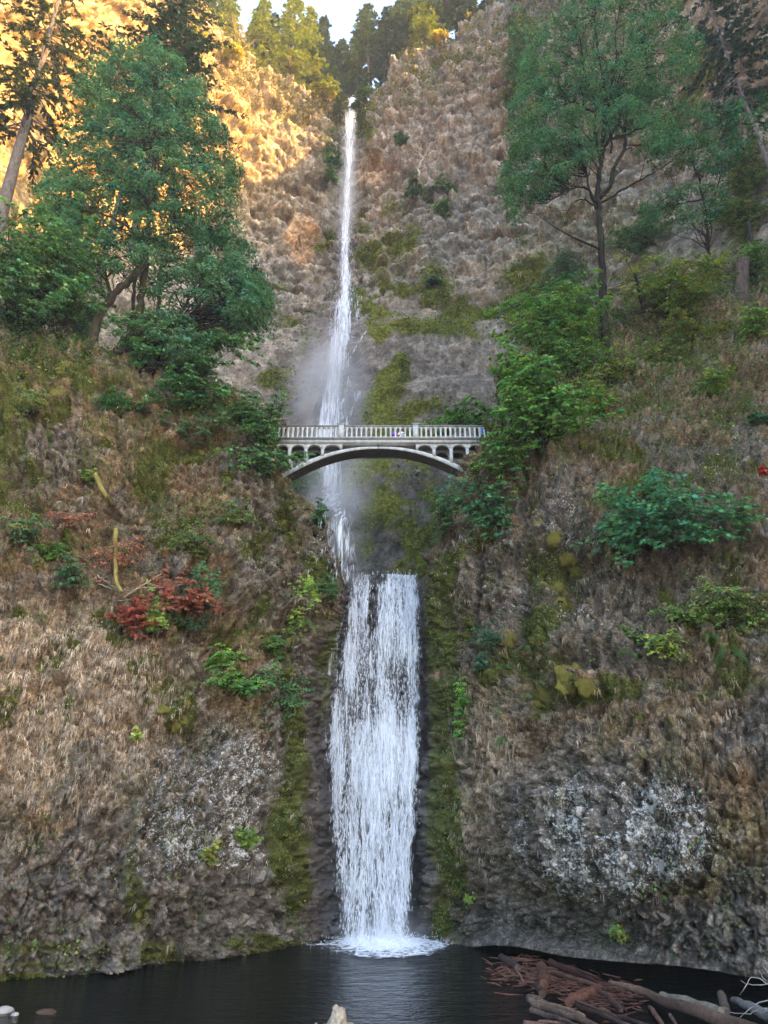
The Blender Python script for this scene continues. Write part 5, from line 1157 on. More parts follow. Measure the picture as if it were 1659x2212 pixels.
# ===== shrubs and small trees on the rock: (name, label, U, V, ru, rv, colour, leaf size, density, extra)
LM = dict(tpl=LEAFM)
SH = [
 ("shrub","dense green shrub mass at the far left of the upper ledge",55,600,90,80,MAPLE2,.22,1.2,dict(root=(40,735))),
 ("shrub","light green shrub below the leaning conifer on the left ledge",140,560,60,60,(0.05,0.12,0.05),.22,.9,dict(root=(120,745))),
 ("shrub","dark low shrub in shade at the left edge of the ledge",40,680,70,40,(0.03,0.07,0.035),.20,1.2,{}),
 ("shrub","leafy shrub at the foot of the big left maple",180,690,75,50,(0.05,0.12,0.045),.2,1.0,{}),
 ("shrub","maple shoots under the trunks of the big left maple",390,760,85,45,MAPLE2,.2,1.1,dict(root=(380,800))),
 ("maple_shrub","low maple sprawling over the left cliff below the big tree",400,840,100,42,(0.05,0.13,0.055),.22,1.3,dict(root=(440,890))),
 ("maple_shrub","drooping maple branch with reddening leaf tips on the left cliff",245,870,75,28,(0.05,0.13,0.055),.22,.9,dict(root=(330,890),alt=(.35,.12,.05),altp=.06)),
 ("shrub","low shrub standing above the left end of the bridge",525,885,50,34,(0.05,0.12,0.05),.2,1.2,dict(root=(530,920))),
 ("shrub","bushy green shrub against the left end of the bridge railing",568,915,60,60,(0.05,0.115,0.045),.17,1.5,dict(root=(575,965),lift=1.2,alt=(.35,.3,.04),altp=.02)),
 ("maple_shrub","maple with broad leaves hanging below the left end of the bridge",560,1000,95,38,(0.06,0.15,0.065),.34,1.0,dict(tpl=LEAFM,root=(520,960),lift=1.4,alt=(.35,.3,.04),altp=.04)),
 ("maple_shrub","trailing maple branch under the left springing of the arch",650,1040,40,34,(0.055,0.14,0.06),.30,1.1,dict(tpl=LEAFM,root=(640,1010),lift=1.2)),
 ("shrub","dark sprig of leaves on the edge of the left gorge wall",690,1110,22,40,(0.035,0.085,0.04),.2,.9,{}),
 ("shrub","sparse pale shrub on the mossy upper left rock",65,870,42,38,(0.10,0.13,0.05),.13,.7,{}),
 ("shrub","small pale-leaved plant left of the moss patches",95,945,26,14,(0.08,0.16,0.06),.2,.8,{}),
 ("shrub","bright green tuft at the top of the fallen mossy trunk",195,1025,22,20,(0.10,0.17,0.04),.12,1.2,{}),
 ("shrub","grey-green shrub at the left edge beside the dead red branches",50,1150,48,45,(0.06,0.11,0.055),.14,1.0,{}),
 ("shrub","bright green shrub between the dead red branches",110,1190,34,34,(0.06,0.13,0.03),.14,1.3,{}),
 ("shrub","dark green bramble left of the fallen mossy trunk",155,1235,45,45,(0.035,0.08,0.04),.15,1.1,{}),
 ("shrub","yellow-green shrub in the middle of the dead red leaves",330,1345,34,24,(0.13,0.18,0.04),.15,1.0,dict(lift=2.6)),
 ("shrub","green shrub at the right end of the dead red leaves",440,1270,32,42,(0.05,0.11,0.055),.15,.9,{}),
 ("shrub","grey-green plant beneath the dead red leaves",425,1345,42,22,(0.05,0.10,0.06),.14,1.0,{}),
 ("shrub","bright green fern-like bush on the left cliff beside the wet gully",530,1470,72,44,(0.075,0.17,0.045),.13,1.5,dict(lift=1.2)),
 ("shrub","soft green bush overhanging the wet gully on its left side",610,1510,36,44,(0.05,0.12,0.055),.12,1.4,dict(lift=1.2)),
 ("shrub","bright green herbs above the fern-like bush on the left cliff",480,1420,44,26,(0.09,0.19,0.04),.14,1.2,{}),
 ("shrub","yellow-green leaves cascading by the left side of the lip",665,1290,26,48,(0.17,0.24,0.04),.2,1.1,dict(tpl=LEAFM,lift=.9)),
 ("shrub","lime-green leafy plant lower beside the upper curtain of water",640,1345,26,26,(0.15,0.20,0.035),.18,1.0,dict(tpl=LEAFM)),
 ("shrub","mid-green bush right against the left edge of the lower fall's lip",712,1268,28,32,(0.06,0.13,0.05),.12,1.3,{}),
 ("shrub","small yellow-green plant on the dark left wall",452,1842,24,20,(0.15,0.17,0.04),.15,1.1,dict(lift=1)),
 ("shrub","bright green plant right of the small yellow one on the dark left wall",537,1810,26,26,(0.10,0.17,0.04),.17,1.2,dict(lift=1)),
 ("shrub","small three-leaved sprig on the left wall above the lichen",296,1587,12,11,(0.22,0.28,0.07),.2,.8,{}),
 ("maple_shrub","large bright green maple bush beside the right end of the bridge",1165,870,110,90,(0.07,0.165,0.045),.27,1.3,dict(root=(1180,960),lift=1.2,alt=(.3,.28,.04),altp=.01)),
 ("maple_shrub","pale maple branch reaching over the right end of the bridge railing",1010,905,62,22,(0.07,0.16,0.05),.24,.9,dict(root=(1100,930),lift=2.0)),
 ("maple_shrub","broad-leaved spray hanging under the big bright maple bush",1170,950,40,32,(0.085,0.18,0.045),.30,1.0,dict(tpl=LEAFM,alt=(.4,.35,.04),altp=.06,lift=1.4)),
 ("shrub","green branches drooping below the right end of the bridge",1090,985,42,45,(0.06,0.14,0.04),.18,1.0,dict(alt=(.4,.35,.04),altp=.03,lift=1)),
 ("maple_shrub","dark green maple spray under the right springing of the arch",1050,1095,46,46,(0.035,0.115,0.06),.34,1.1,dict(tpl=LEAFM,root=(1075,1050),lift=.9)),
 ("shrub","grey-green bush hanging into the gorge below the arch",955,1110,34,52,(0.05,0.11,0.055),.15,1.2,dict(root=(985,1120),lift=1.0)),
 ("maple_tree","spreading dark green maple growing out of the right cliff face",1435,1112,100,44,(0.045,0.145,0.080),.34,1.5,dict(tpl=LEAFM,root=(1400,1190),lift=2.2,cat="tree")),
 ("maple_shrub","upper crown of leaves over the spreading maple on the right face",1430,1050,68,32,(0.05,0.15,0.08),.32,1.3,dict(tpl=LEAFM,root=(1400,1110),lift=2.2)),
 ("shrub","yellow-green shrub beneath the tall open maple",1215,655,60,32,(0.055,0.135,0.05),.2,1.1,dict(root=(1250,700))),
 ("maple_shrub","bright small maple left of the tall maple's trunk foot",1200,700,75,50,(0.075,0.16,0.04),.22,1.1,dict(root=(1240,760))),
 ("shrub","large yellow-green shrub on the right slope",1450,620,110,75,(0.10,0.145,0.03),.18,1.3,dict(root=(1450,690))),
 ("shrub","olive shrub right of the black post on the right slope",1500,720,90,45,(0.10,0.13,0.03),.16,1.2,{}),
 ("shrub","hazy yellow-green shrub high at the right edge",1610,360,60,80,(0.09,0.135,0.045),.2,1.0,{}),
 ("shrub","grey-green thicket behind the tall maple's trunk",1225,575,50,40,(0.05,0.10,0.055),.2,.8,{}),
 ("shrub","yellow-green bush spilling down the right slope",1330,790,70,45,(0.11,0.15,0.03),.16,1.1,{}),
 ("shrub","small shrub with yellow leaves under the bright maple bush",1270,830,50,30,(0.12,0.15,0.03),.15,1.0,{}),
 ("shrub","bushy sprig midway up the right wall",1535,830,36,46,(0.10,0.16,0.04),.16,1.0,{}),
 ("shrub","green shrub at the right edge above the stump",1630,560,50,60,(0.06,0.14,0.04),.2,.9,{}),
 ("shrub","bright leaves at the right edge below the stump",1630,700,45,45,(0.09,0.17,0.035),.2,1.1,{}),
 ("shrub","small blue-green sprig at the right edge",1640,900,30,20,(0.035,0.10,0.05),.2,1.0,{}),
 ("shrub","tiny scarlet-leaved plant at the right edge",1648,1018,9,9,(0.45,0.04,0.02),.16,1.4,{}),
 ("shrub","dark-leaved shrub right of the gully at mid height",1060,1370,38,40,(0.03,0.08,0.05),.2,1.1,dict(tpl=LEAFM)),
 ("shrub","yellow-leaved plant in the fern bed on the right ledge",1440,1390,55,34,(0.14,0.20,0.035),.2,1.1,dict(tpl=LEAFM)),
 ("shrub","green leafy plant left of the fern bed on the right ledge",1370,1370,45,24,(0.07,0.14,0.035),.19,1.0,dict(tpl=LEAFM)),
 ("shrub","pale climbing plant at the right above the ferns",1560,1330,60,40,(0.12,0.17,0.04),.14,.7,{}),
 ("shrub","bright green creeper down the right side of the moss strip",1000,1530,20,60,(0.09,0.20,0.05),.12,1.3,{}),
 ("shrub","dark teal plant at the foot of the dark-leaved shrub",1040,1430,32,26,(0.03,0.09,0.06),.18,1.0,{}),
 ("shrub","tuft of light green leaves above the pool on the right wall",1330,2010,20,18,(0.16,0.20,0.05),.14,1.2,{}),
 ("shrub","small bright plant near the foot of the moss strip",1012,1938,12,10,(0.18,0.25,0.05),.14,1.2,{}),
 ("shrub","grey-green brush in shade on the slope left of the bridge",420,920,80,26,(0.05,0.09,0.045),.16,.9,{}),
 ("shrub","bright bush leaning out above the right end of the bridge",1110,800,60,60,(0.075,0.17,0.045),.22,1.2,dict(root=(1150,850),lift=1.2)),
 ("shrub","tall green thicket between the bright maple bush and the slope",1210,760,80,60,(0.07,0.145,0.04),.19,1.2,dict(root=(1230,820))),
 ("shrub","yellowish bushes at the right of the tall green thicket",1300,860,60,40,(0.11,0.15,0.035),.15,1.0,{}),
 ("shrub","olive-green brush on the right slope above the sprig",1430,780,80,36,(0.09,0.125,0.035),.16,1.0,{}),
 ("shrub","shaded shrubs under the slim maple on the right slope",1380,520,70,50,(0.06,0.125,0.055),.2,1.0,{}),
 ("shrub","yellow-green brush at the right edge under the hazy shrub",1590,470,70,50,(0.09,0.14,0.04),.2,1.0,{}),
 ("shrub","leafy plants hanging over the dark overhang on the right ledge",1480,1330,80,24,(0.08,0.14,0.035),.15,.8,{}),
 ("shrub","soft green plants on the left gorge wall below the mound",600,1400,40,34,(0.06,0.12,0.035),.13,1.1,{}),
 ("shrub","light herbs scattered at the left wall near the springing",500,1110,44,30,(0.08,0.13,0.04),.13,.7,{}),
 ("shrub","straggling green plants right of the fallen mossy trunk",420,1170,60,40,(0.07,0.11,0.04),.13,.6,{}),
 ("shrub","shrub on the left lip of the high cliff gleaming in the sun",705,190,34,18,(0.15,0.14,0.02),.5,1.2,dict(rcl=1.5)),
 ("shrub","small dark bush on the left lip right beside the top of the falls",733,207,14,9,(0.06,0.09,0.03),.4,1.3,dict(rcl=1.1,lift=0.2)),
 ("shrub","green bushes on the right lip right beside the top of the falls",790,196,16,12,(0.06,0.10,0.035),.4,1.3,dict(rcl=1.1,lift=0.2)),
 ("shrub","dark bush on the high cliff left of the tall falls",720,345,18,26,(0.035,0.075,0.04),.5,1.2,dict(rcl=1.4)),
 ("shrub","smaller bush under the dark one left of the tall falls",716,382,16,16,(0.05,0.095,0.04),.5,1.0,dict(rcl=1.4)),
 ("shrub","grey-green bush in the middle of the high cliff under a dead tree",898,405,24,24,(0.06,0.095,0.05),.5,1.3,dict(rcl=1.4)),
 ("shrub","long green shrub belt running right from the grey-green bush",960,400,50,20,(0.05,0.10,0.04),.5,1.3,dict(rcl=1.4)),
 ("shrub","round green bush below the shrub belt on the high cliff",957,450,22,18,(0.07,0.12,0.035),.5,1.3,dict(rcl=1.4)),
 ("shrub","bush at the end of the dark crack right of the tall falls",870,300,18,20,(0.045,0.085,0.04),.5,1.2,dict(rcl=1.4)),
 ("shrub","sunlit yellow bush on the rim beside the barest fir",945,75,22,14,(0.22,0.17,0.02),.5,1.4,dict(rcl=1.5)),
 ("shrub","green curtain of bushes at the top right of the high cliff",1120,110,34,70,(0.05,0.10,0.035),.5,1.0,dict(rcl=1.5)),
 ("shrub","dark flat bush on the lower step of the high cliff",935,605,30,10,(0.04,0.075,0.04),.45,1.3,dict(rcl=1.3)),
 ("shrub","sunlit golden bush on the orange rock of the left rim",505,105,20,18,(0.24,0.20,0.02),.5,1.3,dict(rcl=1.5)),
 ("shrub","sunlit green bush at the upper left rim beside the dark conifer",425,75,18,22,(0.20,0.20,0.02),.5,1.3,dict(rcl=1.5)),
]
for i, (nm, lb, u_, v_, ru_, rv_, c_, ls_, de_, ex) in enumerate(SH):
    shrub(nm, lb, u_, v_, ru_, rv_, 500+i, c_, ls_, de_, **ex)
# dead branches with russet leaves
RED = (0.19, 0.05, 0.03); RUST = (0.22, 0.09, 0.055)
shrub("dead_branches", "mass of brick-red dead leaves on the fallen tree, right part", 388, 1292, 74, 32, 701, RED, .16, 1.2, alt=(.26, .12, .07), altp=.4, lift=2.2, cat="fallen branches", stemc=(.2, .15, .11))
shrub("dead_branches", "deep red clump of dead leaves at the lower left of the fallen crown", 284, 1328, 56, 36, 702, (0.17, 0.035, 0.022), .16, 1.2, alt=(.26, .10, .05), altp=.3, lift=2.2, cat="fallen branches", stemc=(.2, .15, .11))
shrub("dead_branches", "thin scatter of rusty leaves around the fallen mossy trunk", 255, 1210, 80, 50, 703, RUST, .13, .22, lift=1.0, cat="fallen branches", stemc=(.2, .15, .11))
shrub("dead_branches", "rusty twigs at upper left of the fallen trunk", 150, 1120, 50, 26, 704, RUST, .13, .25, lift=1.0, cat="fallen branches", stemc=(.2, .15, .11))
def rod(name, label, cat, pts, r0, r1, col, mat=None, lift=0.25, n=3, sides=8, jit=0.02, parent=None, **k):
    pa = np.array(pts, float); tt_ = np.linspace(0, 1, max(len(pts), 9)); pts = np.stack([np.interp(tt_, np.linspace(0, 1, len(pa)), pa[:, j]) for j in (0, 1)], -1)
    P = np.array([surf(*p_)[0] + norm(np.array([0, 0, CAMZ])-surf(*p_)[0])*lift for p_ in pts]); dmin = np.minimum(np.minimum(np.roll(P[:, 1], 1), np.roll(P[:, 1], -1)), P[:, 1]); dmin[[0, -1]] = P[[0, -1], 1]; P[:, 1] = dmin; dd_ = np.convolve(np.pad(P[:, 1], 2, 'edge'), np.ones(5)/5, 'valid'); dd_ = np.minimum(dd_, P[:, 1]); P = np.array([at(*p_, d_) for p_, d_ in zip(pts, dd_)])
    w_ = smoothpath(P, n, jit, rng); mb = MB(); rr_ = np.linspace(r0, r1, len(w_))*(1+0.08*rng.normal(0, 1, len(w_)))
    c_ = np.asarray(col)*rng.uniform(.75, 1.25, (len(w_), 1)); mb.tube(w_, rr_, sides, c_, True, .08)
    return tag(mb.build(name, mat or M_bark, parent, True), label, cat)
rod("fallen_trunk", "fallen moss-covered crooked trunk lying down the left cliff", "fallen tree", [(205,1025),(222,1060),(240,1090),(248,1130),(250,1170),(248,1215),(250,1250),(262,1278)], .15, .12, (.21, .175, .05), M_moss, 1.2)
rod("dead_limb", "pale bare limb above the red leaves, pointing up to the right", "branch", [(268,1290),(300,1270),(330,1250),(352,1238)], .06, .03, (.27, .20, .13), lift=.9)
for i, (a, b_, lb) in enumerate([((210,1242),(275,1285),"upper grey bare stick crossing the fallen trunk's foot"),((215,1262),(285,1282),"middle grey bare stick crossing the fallen trunk's foot"),((250,1280),(335,1262),"grey stick forking beneath the pale bare limb"),((240,1300),(300,1288),"lowest grey stick at the base of the fallen trunk"),((300,1270),(400,1262),"long thin bare twig running right above the red leaves")]):
    rod("dead_limb", lb, "branch", [a, ((a[0]+b_[0])/2, (a[1]+b_[1])/2+3), b_], .035, .015, (.28, .23, .18), lift=.9, sides=6)
# posts, stump, roots
for nm, lb, cat, uv0, uv1, d_, r_, c_ in [("post", "short black leaning post on the right slope", "post", (1386,655), (1372,592), 50.5, .17, (.02, .018, .018)), ("snag", "dark thin leaning dead trunk at the right edge", "snag", (1640,610), (1617,480), 54, .22, (.04, .035, .035))]:
    a, b_ = at(*uv0, d_), at(*uv1, d_); a = a - (b_-a)*.3; mb = MB(); mb.tube(smoothpath([a, (a+b_)/2, b_], 4), np.linspace(r_, r_*.8, 9), 8, c_, True, .08); tag(mb.build(nm, M_bark, smooth=True), lb, cat)
a = at(1600, 645, 53); mb = MB(); hs = at(1604, 565, 53)-a; mb.tube([a-hs*.3, a, a+hs*.5, a+hs], [.95, .75, .66, .60], 10, (.085, .06, .048), True, .16)
for i in range(10):
    an = i*.628; q_ = a + hs + np.array([math.cos(an)*.6, math.sin(an)*.6, -.1]); mb.add([q_+[-.15, 0, 0], q_+[.15, 0, 0], q_+[.02, .08, rng.uniform(.3, 1.0)]], [(0, 1, 2)], (.12, .085, .065))
tag(mb.build("tree_stump", M_bark, smooth=False), "broken brown tree stump with jagged top on the right slope", "stump")
# ferns
FE = [(1390,1420,34,"large drooping sword fern left in the fern bed",0,(0.07,.15,.03)),(1350,1400,26,"fern at the left end of the fern bed",0,(0.07,.15,.03)),(1575,1395,44,"largest drooping fern at the right of the fern bed",0,(0.075,.15,.035)),(1530,1370,26,"fern above the largest drooping one",0,(.08,.15,.03)),
 (1115,1545,30,"bright fern low on the right cliff beside the gully",0,(.10,.2,.05)),(1090,1590,26,"bright fern lowest in the cascade right of the moss strip",0,(.10,.2,.05)),(1140,1510,26,"bright fern at the top of the cascade right of the moss strip",0,(.09,.19,.05)),(1130,1400,30,"pale fern beside the yellowish moss column",0,(.09,.15,.05)),(1085,1440,24,"green fern under the pale fern",0,(.07,.14,.03)),
 (1512,1717,20,"lone dark fern right of the white lichen wall",0,(.06,.14,.03)),(1322,1998,26,"yellow fern just above the dark overhang",0,(.19,.21,.06)),(1180,1905,14,"small fern at the lower left of the white lichen wall",0,(.15,.19,.05)),(1420,1932,16,"small fern under the lower edge of the lichen wall",0,(.13,.18,.04)),(1545,2040,16,"pale little fern at the lower right",0,(.15,.2,.06)),(1590,2040,14,"second pale little fern, further right at the lower right",0,(.12,.18,.05)),
 (1052,1630,14,"small isolated bright fern on the brown right wall",0,(.11,.2,.04)),(655,1330,34,"drooping yellow-green fern left of the lower fall",0,(.14,.18,.05)),(640,1375,34,"brownish fern under the yellow-green one left of the lower fall",0,(.16,.15,.06)),(620,1400,28,"brown-green fern at the bottom of the left fern bank",0,(.14,.14,.055)),(700,1240,24,"green fern at the left end of the pool lip",0,(.08,.15,.04)),(735,1245,20,"fern tip sticking up beside the lip of the lower fall",0,(.10,.17,.04)),
 (625,1290,24,"dark drooping fern left of the yellow-green cascade of leaves",0,(.05,.11,.03)),(300,870,0,"",0,0),(335,1003,12,"small pale fern on the grey upper left rock",0,(.10,.15,.06)),(460,1035,12,"tiny curled fern on the left gorge wall",0,(.12,.16,.06)),(75,735,34,"bright sword fern on the left ledge",0,(.08,.16,.04)),(40,745,26,"sword fern at the far left of the ledge",0,(.06,.14,.035)),(130,740,24,"dark sword fern under the left maple",0,(.05,.11,.03)),
 (165,985,0,"",0,0),(15,1990,18,"green fern at the lower left edge above the water",0,(.10,.17,.04)),(88,2036,12,"small bright fern near the water on the left",0,(.16,.22,.06)),(180,2020,16,"pale fern above the waterline on the left",0,(.12,.17,.06)),(1490,1430,26,"dark fern between the yellow-leaved plant and the largest fern",0,(.055,.12,.03)),(1230,1485,0,"",0,0),(1460,830,20,"fern under the olive shrub on the right slope",0,(.08,.14,.03)),(1290,1350,14,"pale little fern on the grey right wall",0,(.10,.15,.05)),(1075,1275,14,"small fern near the gorge edge on the right wall",0,(.09,.15,.05))]
for i, (u_, v_, r_, lb, _, c_) in enumerate(FE):
    if r_: fern(lb, u_, v_, r_*1.15, 900+i, c_, 12 if r_ > 20 else 8)
# dead tree on the high cliff
def deadtree(u, v, h, label):
    rg = np.random.default_rng(3); p, nn_ = surf(u, v); t = thing("dead_tree", label, "tree", p); mb = MB(); tp = [p + nn_*1.0, p + nn_*2+UPV*h*.45, p + nn_*2.4+UPV*h*.8+np.array([.8, 0, 0]), p + nn_*2.5+UPV*h+np.array([1.6, 0, 0])]
    w_ = smoothpath(tp, 4, .08, rg); mb.tube(w_, np.linspace(.22, .06, len(w_)), 6, (.5, .47, .44)); mb.build("trunk", M_bark, t)
    mb = MB()
    for i in range(16):
        s0 = w_[rg.integers(2, len(w_))]; e_ = s0 + np.array([rg.normal(0, h*.22), -abs(rg.normal(0, .5)), rg.uniform(-.15, .35)*h]); mb.tube(curve(s0, e_, .3, 5, .1, rg), np.linspace(.09, .03, 5), 3, (.5, .47, .44), False)
    mb.build("branches", M_bark, t)
deadtree(902, 380, 6.5, "white dead tree clinging to the middle of the high cliff")

# ===== driftwood in the pool
LOGS = [
 ("log","short sawn log end-on at the far tip of the log jam",(1083,2066),(1118,2090),.24,.24,(.10,.055,.045),.25,1),
 ("log","rounded brown stub standing in the middle of the log jam",(1170,2090),(1175,2128),.33,.30,(.12,.05,.03),.35,1),
 ("log","small sawn block below the rounded brown stub",(1163,2130),(1172,2146),.22,.22,(.09,.045,.03),.25,1),
 ("log","cut round log end at the left tip of the split logs",(1142,2152),(1168,2160),.24,.24,(.16,.12,.09),.30,1),
 ("split_log","long dark reddish plank under the overhang",(1190,2078),(1310,2130),.24,.16,(.10,.035,.022),.25,0),
 ("split_log","broken plank in front of the long dark one",(1195,2105),(1308,2138),.14,.10,(.15,.065,.04),.35,0),
 ("split_log","thick reddish chunk leaning across the log jam",(1228,2168),(1296,2134),.30,.20,(.17,.065,.04),.35,0),
 ("split_log","upper strip of the long split log pile",(1145,2160),(1262,2196),.13,.12,(.22,.13,.085),.40,0),
 ("split_log","middle strip of the long split log pile",(1150,2170),(1300,2222),.15,.14,(.17,.10,.07),.30,0),
 ("split_log","lower strip of the long split log pile",(1148,2186),(1250,2222),.15,.10,(.13,.08,.06),.22,0),
 ("split_log","front strip of split wood cut by the bottom edge",(1132,2210),(1250,2222),.16,.14,(.22,.11,.085),.28,0),
 ("split_log","splintered board behind the middle strip",(1230,2163),(1380,2224),.18,.12,(.12,.06,.045),.30,0),
 ("split_log","pointed splinter above the bottom edge",(1280,2175),(1340,2200),.08,.02,(.16,.08,.055),.4,0),
 ("log","dark brown log sloping away right of the reddish chunk",(1290,2140),(1342,2182),.14,.12,(.085,.045,.035),.25,1),
 ("log","big barkless brown log running to the lower right corner",(1318,2122),(1640,2238),.14,.42,(.20,.11,.075),.42,1),
 ("log","pale weathered log lying behind the big brown log",(1430,2150),(1556,2186),.24,.30,(.26,.21,.155),.55,1),
 ("log","upright brown stub behind the pale weathered log",(1558,2150),(1568,2186),.22,.22,(.13,.09,.07),.5,1),
 ("log","short red-brown stick poking from under the big log",(1404,2176),(1432,2216),.12,.12,(.20,.09,.06),.2,1),
 ("log","short splintered stick right of the red-brown one",(1448,2192),(1462,2216),.10,.08,(.22,.13,.09),.2,1),
 ("log","grey weathered root log at the right edge",(1585,2160),(1700,2214),.18,.34,(.21,.18,.165),.6,1),
 ("log","dark log half sunk between the splinters and the big log",(1310,2190),(1400,2214),.12,.12,(.07,.045,.04),.1,1),
 ("log","short orange-brown chunk floating left of the jam",(1118,2100),(1130,2118),.10,.07,(.32,.16,.08),.12,1),
]
def onwater(u, v, z): a = -(math.atan((1106-v)/F)+PITCH); return at(u, v, (CAMZ-z)/math.tan(a))
for i, (nm, lb, a, b_, r0, r1, c_, z_, rd) in enumerate(LOGS):
    A, B = onwater(*a, z_), onwater(*b_, z_); L = np.linalg.norm(B-A); rg = np.random.default_rng(40+i)
    n = 10; r0 *= .64; r1 *= .66; c_ = np.asarray(c_)*np.array([.55, .60, .62]); w_ = A + (B-A)*np.linspace(0, 1, n)[:, None] + np.array([[0, 0, 1]])*(0.05*L*0.2*np.sin(np.linspace(0, 3, n))[:, None]); w_[1:-1] += rg.normal(0, .010*L**.5, (n-2, 3)); w_[:, 2] += 0.03*rg.normal()
    sides = 10 if rd else 6; t = thing(nm, lb, "log" if rd else "split log", A); mb = MB()
    cc = np.asarray(c_)*rg.uniform(.6, 1.5, (n, 1)); mb.tube(w_, np.linspace(r0, r1, n)*(1+.07*rg.normal(0, 1, n)), sides, cc, True, .09 if rd else .30); o = mb.build("wood", M_wood, t, smooth=False)
    if rd:
        for e_, e2, rr_ in ((w_[0], w_[1], r0), (w_[-1], w_[-2], r1)):
            ax = norm(e_-e2); x = norm(np.cross(ax, [0.2, .3, 1])); y = np.cross(ax, x); th = np.linspace(0, 2*np.pi, 13)[:-1]
            mb = MB(); v = [e_ + ax*.012] + [e_ + ax*.010 + (x*math.cos(k)+y*math.sin(k))*rr_*.93 for k in th]; mb.add(v, [(0, k+1, (k+1) % 12+1) for k in range(12)], np.clip(np.asarray(c_)*1.7, 0, .6)); mb.build("cut_end", M_wood, t)
    elif L > 1.5:
        for q_ in range(3):
            s0 = A + (B-A)*rg.uniform(.1, .6) + np.array([0, 0, r0*.9]) + rg.normal(0, r0*.4, 3)*np.array([1, 1, 0]); mb = MB(); mb.tube([s0, s0+(B-A)*.18+[0, 0, .02], s0+(B-A)*.38], [.045, .05, .01], 4, np.asarray(c_)*rg.uniform(.9, 1.5)); mb.build("splinter", M_wood, t)
mb = MB(); rg = np.random.default_rng(9)
for i in range(560):
    q_ = rg.uniform(0, 1); u_ = 1090 + 260*q_ + rg.normal(0, 28); v_ = 2085 + 75*q_ + rg.normal(0, 17)
    if v_ < 2062: continue
    a = onwater(u_, v_, .06); an = rg.normal(-.55, .5); L = rg.uniform(.15, .6)*rg.choice([1, 1, 2.6]); dv = np.array([math.cos(an), math.sin(an), rg.normal(0, .15)])*L
    mb.tube([a-dv/2, a+rg.normal(0, .03*L, 3), a+dv/2], [.012, rg.uniform(.012, .035)*(1+.5*L), .008], 5, np.array([.11, .048, .032])*rg.uniform(.3, 1.8))
tag(mb.build("driftwood_debris", M_wood), kind='stuff')
# pale root stump in front
t = thing("driftwood_stump", "pale weathered driftwood root sticking out of the pool at the bottom centre", "driftwood", onwater(720, 2205, 0))
b0 = onwater(722, 2212, 0.0) - np.array([0, 0, .28]); S_ = lambda du, dz, dy=0: b0 + np.array([du, dy, dz])
mb = MB(); mb.tube([S_(.15, -.4), S_(.12, .0), S_(.10, .28), S_(.16, .50), S_(.14, .66), S_(.12, .72)], [.55, .50, .33, .27, .26, .16], 10, (.36, .30, .22), True, .12); mb.build("stump", M_wood, t, True)
for pts, r_ in (([S_(.1, .05), S_(-.35, .12, -.1), S_(-.75, .02, -.2), S_(-1.1, -.1, -.3)], (.30, .18, .12, .06)), ([S_(.2, .05), S_(.6, .15), S_(.8, .0), S_(.95, -.1)], (.3, .18, .14, .05)), ([S_(-.5, .1, -.1), S_(-.62, .28, -.1), S_(-.66, .3, -.1)], (.10, .06, .03)), ([S_(.15, .55), S_(.02, .74), S_(-.02, .80)], (.18, .12, .08))):
    mb = MB(); mb.tube(smoothpath(pts, 3), np.interp(np.linspace(0, 1, (len(pts)-1)*3+1), np.linspace(0, 1, len(pts)), r_), 8, (.34, .28, .20), True, .1); mb.build("root", M_wood, t, True)
# white dead branch at right corner
t = thing("dead_branch", "bleached dead branch with curling twigs at the lower right corner", "branch", onwater(1640, 2215, .3)); rg = np.random.default_rng(4)
for pts in ([(1700,2150),(1655,2120),(1640,2095)], [(1700,2160),(1640,2165),(1590,2205)], [(1690,2150),(1630,2110),(1608,2135),(1598,2150)], [(1690,2140),(1650,2090),(1648,2072)], [(1700,2180),(1650,2178),(1612,2190),(1575,2186)], [(1660,2125),(1625,2128),(1600,2118)]):
    d_ = 27.5; P = [at(u_, v_, d_+rg.uniform(-.3, .3)) for u_, v_ in pts]; mb = MB(); w_ = smoothpath(P, 5, .01, rg); mb.tube(w_, np.linspace(.022, .006, len(w_)), 5, (.36, .32, .29)); mb.build("twig", M_bark, t)
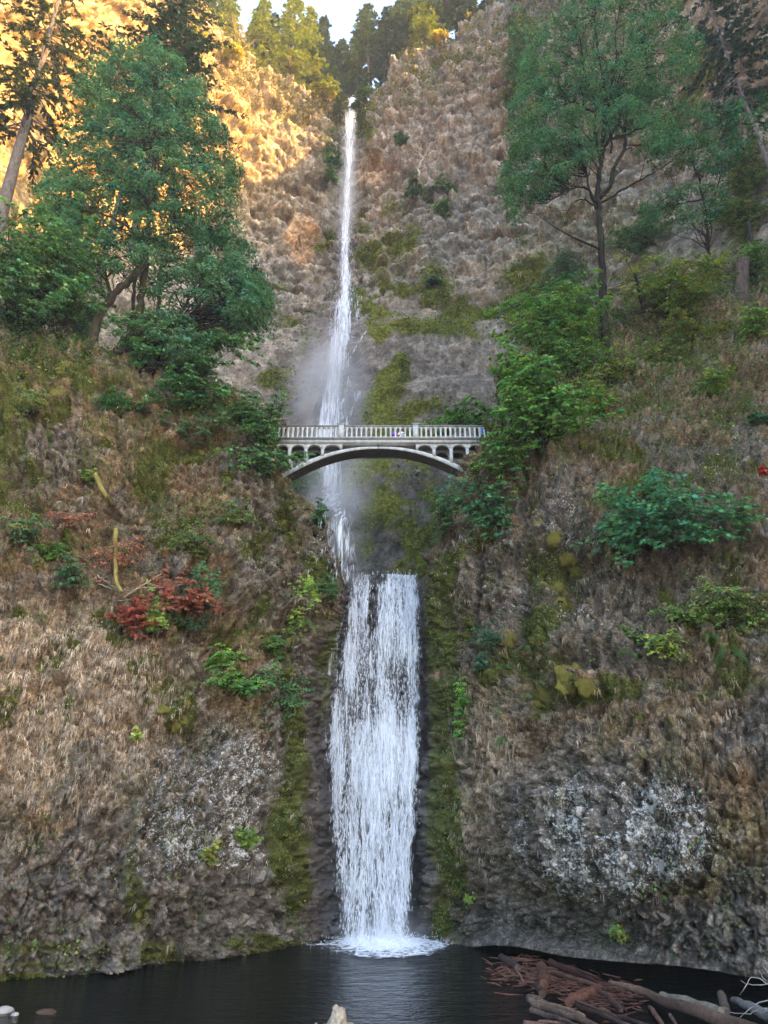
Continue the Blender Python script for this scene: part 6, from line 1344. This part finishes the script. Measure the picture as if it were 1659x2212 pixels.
# stones by the left corner
def stone(label, u, v, r, col, z=0.0, seed=0):
    b0 = onwater(u, v, z); rg = np.random.default_rng(seed); th = np.linspace(0, np.pi, 9)[:, None]; ph = np.linspace(0, 2*np.pi, 15)[None, :-1]
    d_ = np.stack([np.sin(th)*np.cos(ph), np.sin(th)*np.sin(ph), np.cos(th)*np.ones_like(ph)], -1); k = r*(1+.35*fbm(d_*1.6+seed, 3, seed))[..., None]; v = b0 + d_*k*np.array([1.25, 1, .6])
    i = np.arange(8)[:, None]*14; j = np.arange(14)[None]; f = np.stack([i+j, i+14+j, i+14+(j+1) % 14, i+(j+1) % 14], -1).reshape(-1, 4); mb = MB(); mb.add(v, f, col); tag(mb.build("boulder", M_stone, smooth=True), label, "boulder")
stone("pale grey stone at the lower left corner of the pool", 8, 2185, .28, (.22, .21, .20), .02, 1); stone("small pale stone beside the pale grey one in the corner", 32, 2192, .12, (.25, .24, .23), .02, 2)
stone("rusty brown half-sunk stone near the lower left corner", 100, 2196, .36, (.05, .03, .018), -.12, 3)
# dark boulders in the lower fall
for u_, v_, r_, lb in ((803,1268,.35,"dark wet boulder splitting the water at the lip"), (800,1300,.30,"mossy dark boulder under the one at the lip"), (798,1330,.32,"grey wet boulder below the lip in mid-curtain"), (722,1340,.5,"black wet boulder at the left edge of the lower fall"), (728,1300,.4,"wet boulder at the upper left edge of the lower fall")):
    p_ = at(u_, v_, float(np.interp(v_, [1250, 1300, 1345], [50.9, 49.7, 49.2]))); rg = np.random.default_rng(int(u_+v_)); th = np.linspace(0, np.pi, 9)[:, None]; ph = np.linspace(0, 2*np.pi, 15)[None, :-1]
    d_ = np.stack([np.sin(th)*np.cos(ph), np.sin(th)*np.sin(ph), np.cos(th)*np.ones_like(ph)], -1); v = p_ + d_*(r_*(1+.4*fbm(d_*1.6+u_, 3, 7)))[..., None]
    i = np.arange(8)[:, None]*14; j = np.arange(14)[None]; f = np.stack([i+j, i+14+j, i+14+(j+1) % 14, i+(j+1) % 14], -1).reshape(-1, 4); mb = MB(); mb.add(v, f, (.035, .035, .03)); tag(mb.build("boulder", M_stone, smooth=True), lb, "boulder")
print("all", time.time()-T0, sum(len(o.data.polygons) for o in COL.objects if o.type == 'MESH'))

# ------------------------------------------------------------------ air
hm, n, l = newmat("haze"); pv = N(n, "ShaderNodeVolumePrincipled", ins={'Color': (0.80, 0.88, 1.0, 1), 'Density': 0.00024, 'Anisotropy': 0.2})
oo = n.new("ShaderNodeOutputMaterial"); l.new(pv.outputs[0], oo.inputs['Volume'])
mb = MB(); mb.box((-190, -30, -3.0), (190, 225, 262), (.8,)*3); tag(mb.build("haze", hm), kind='stuff')
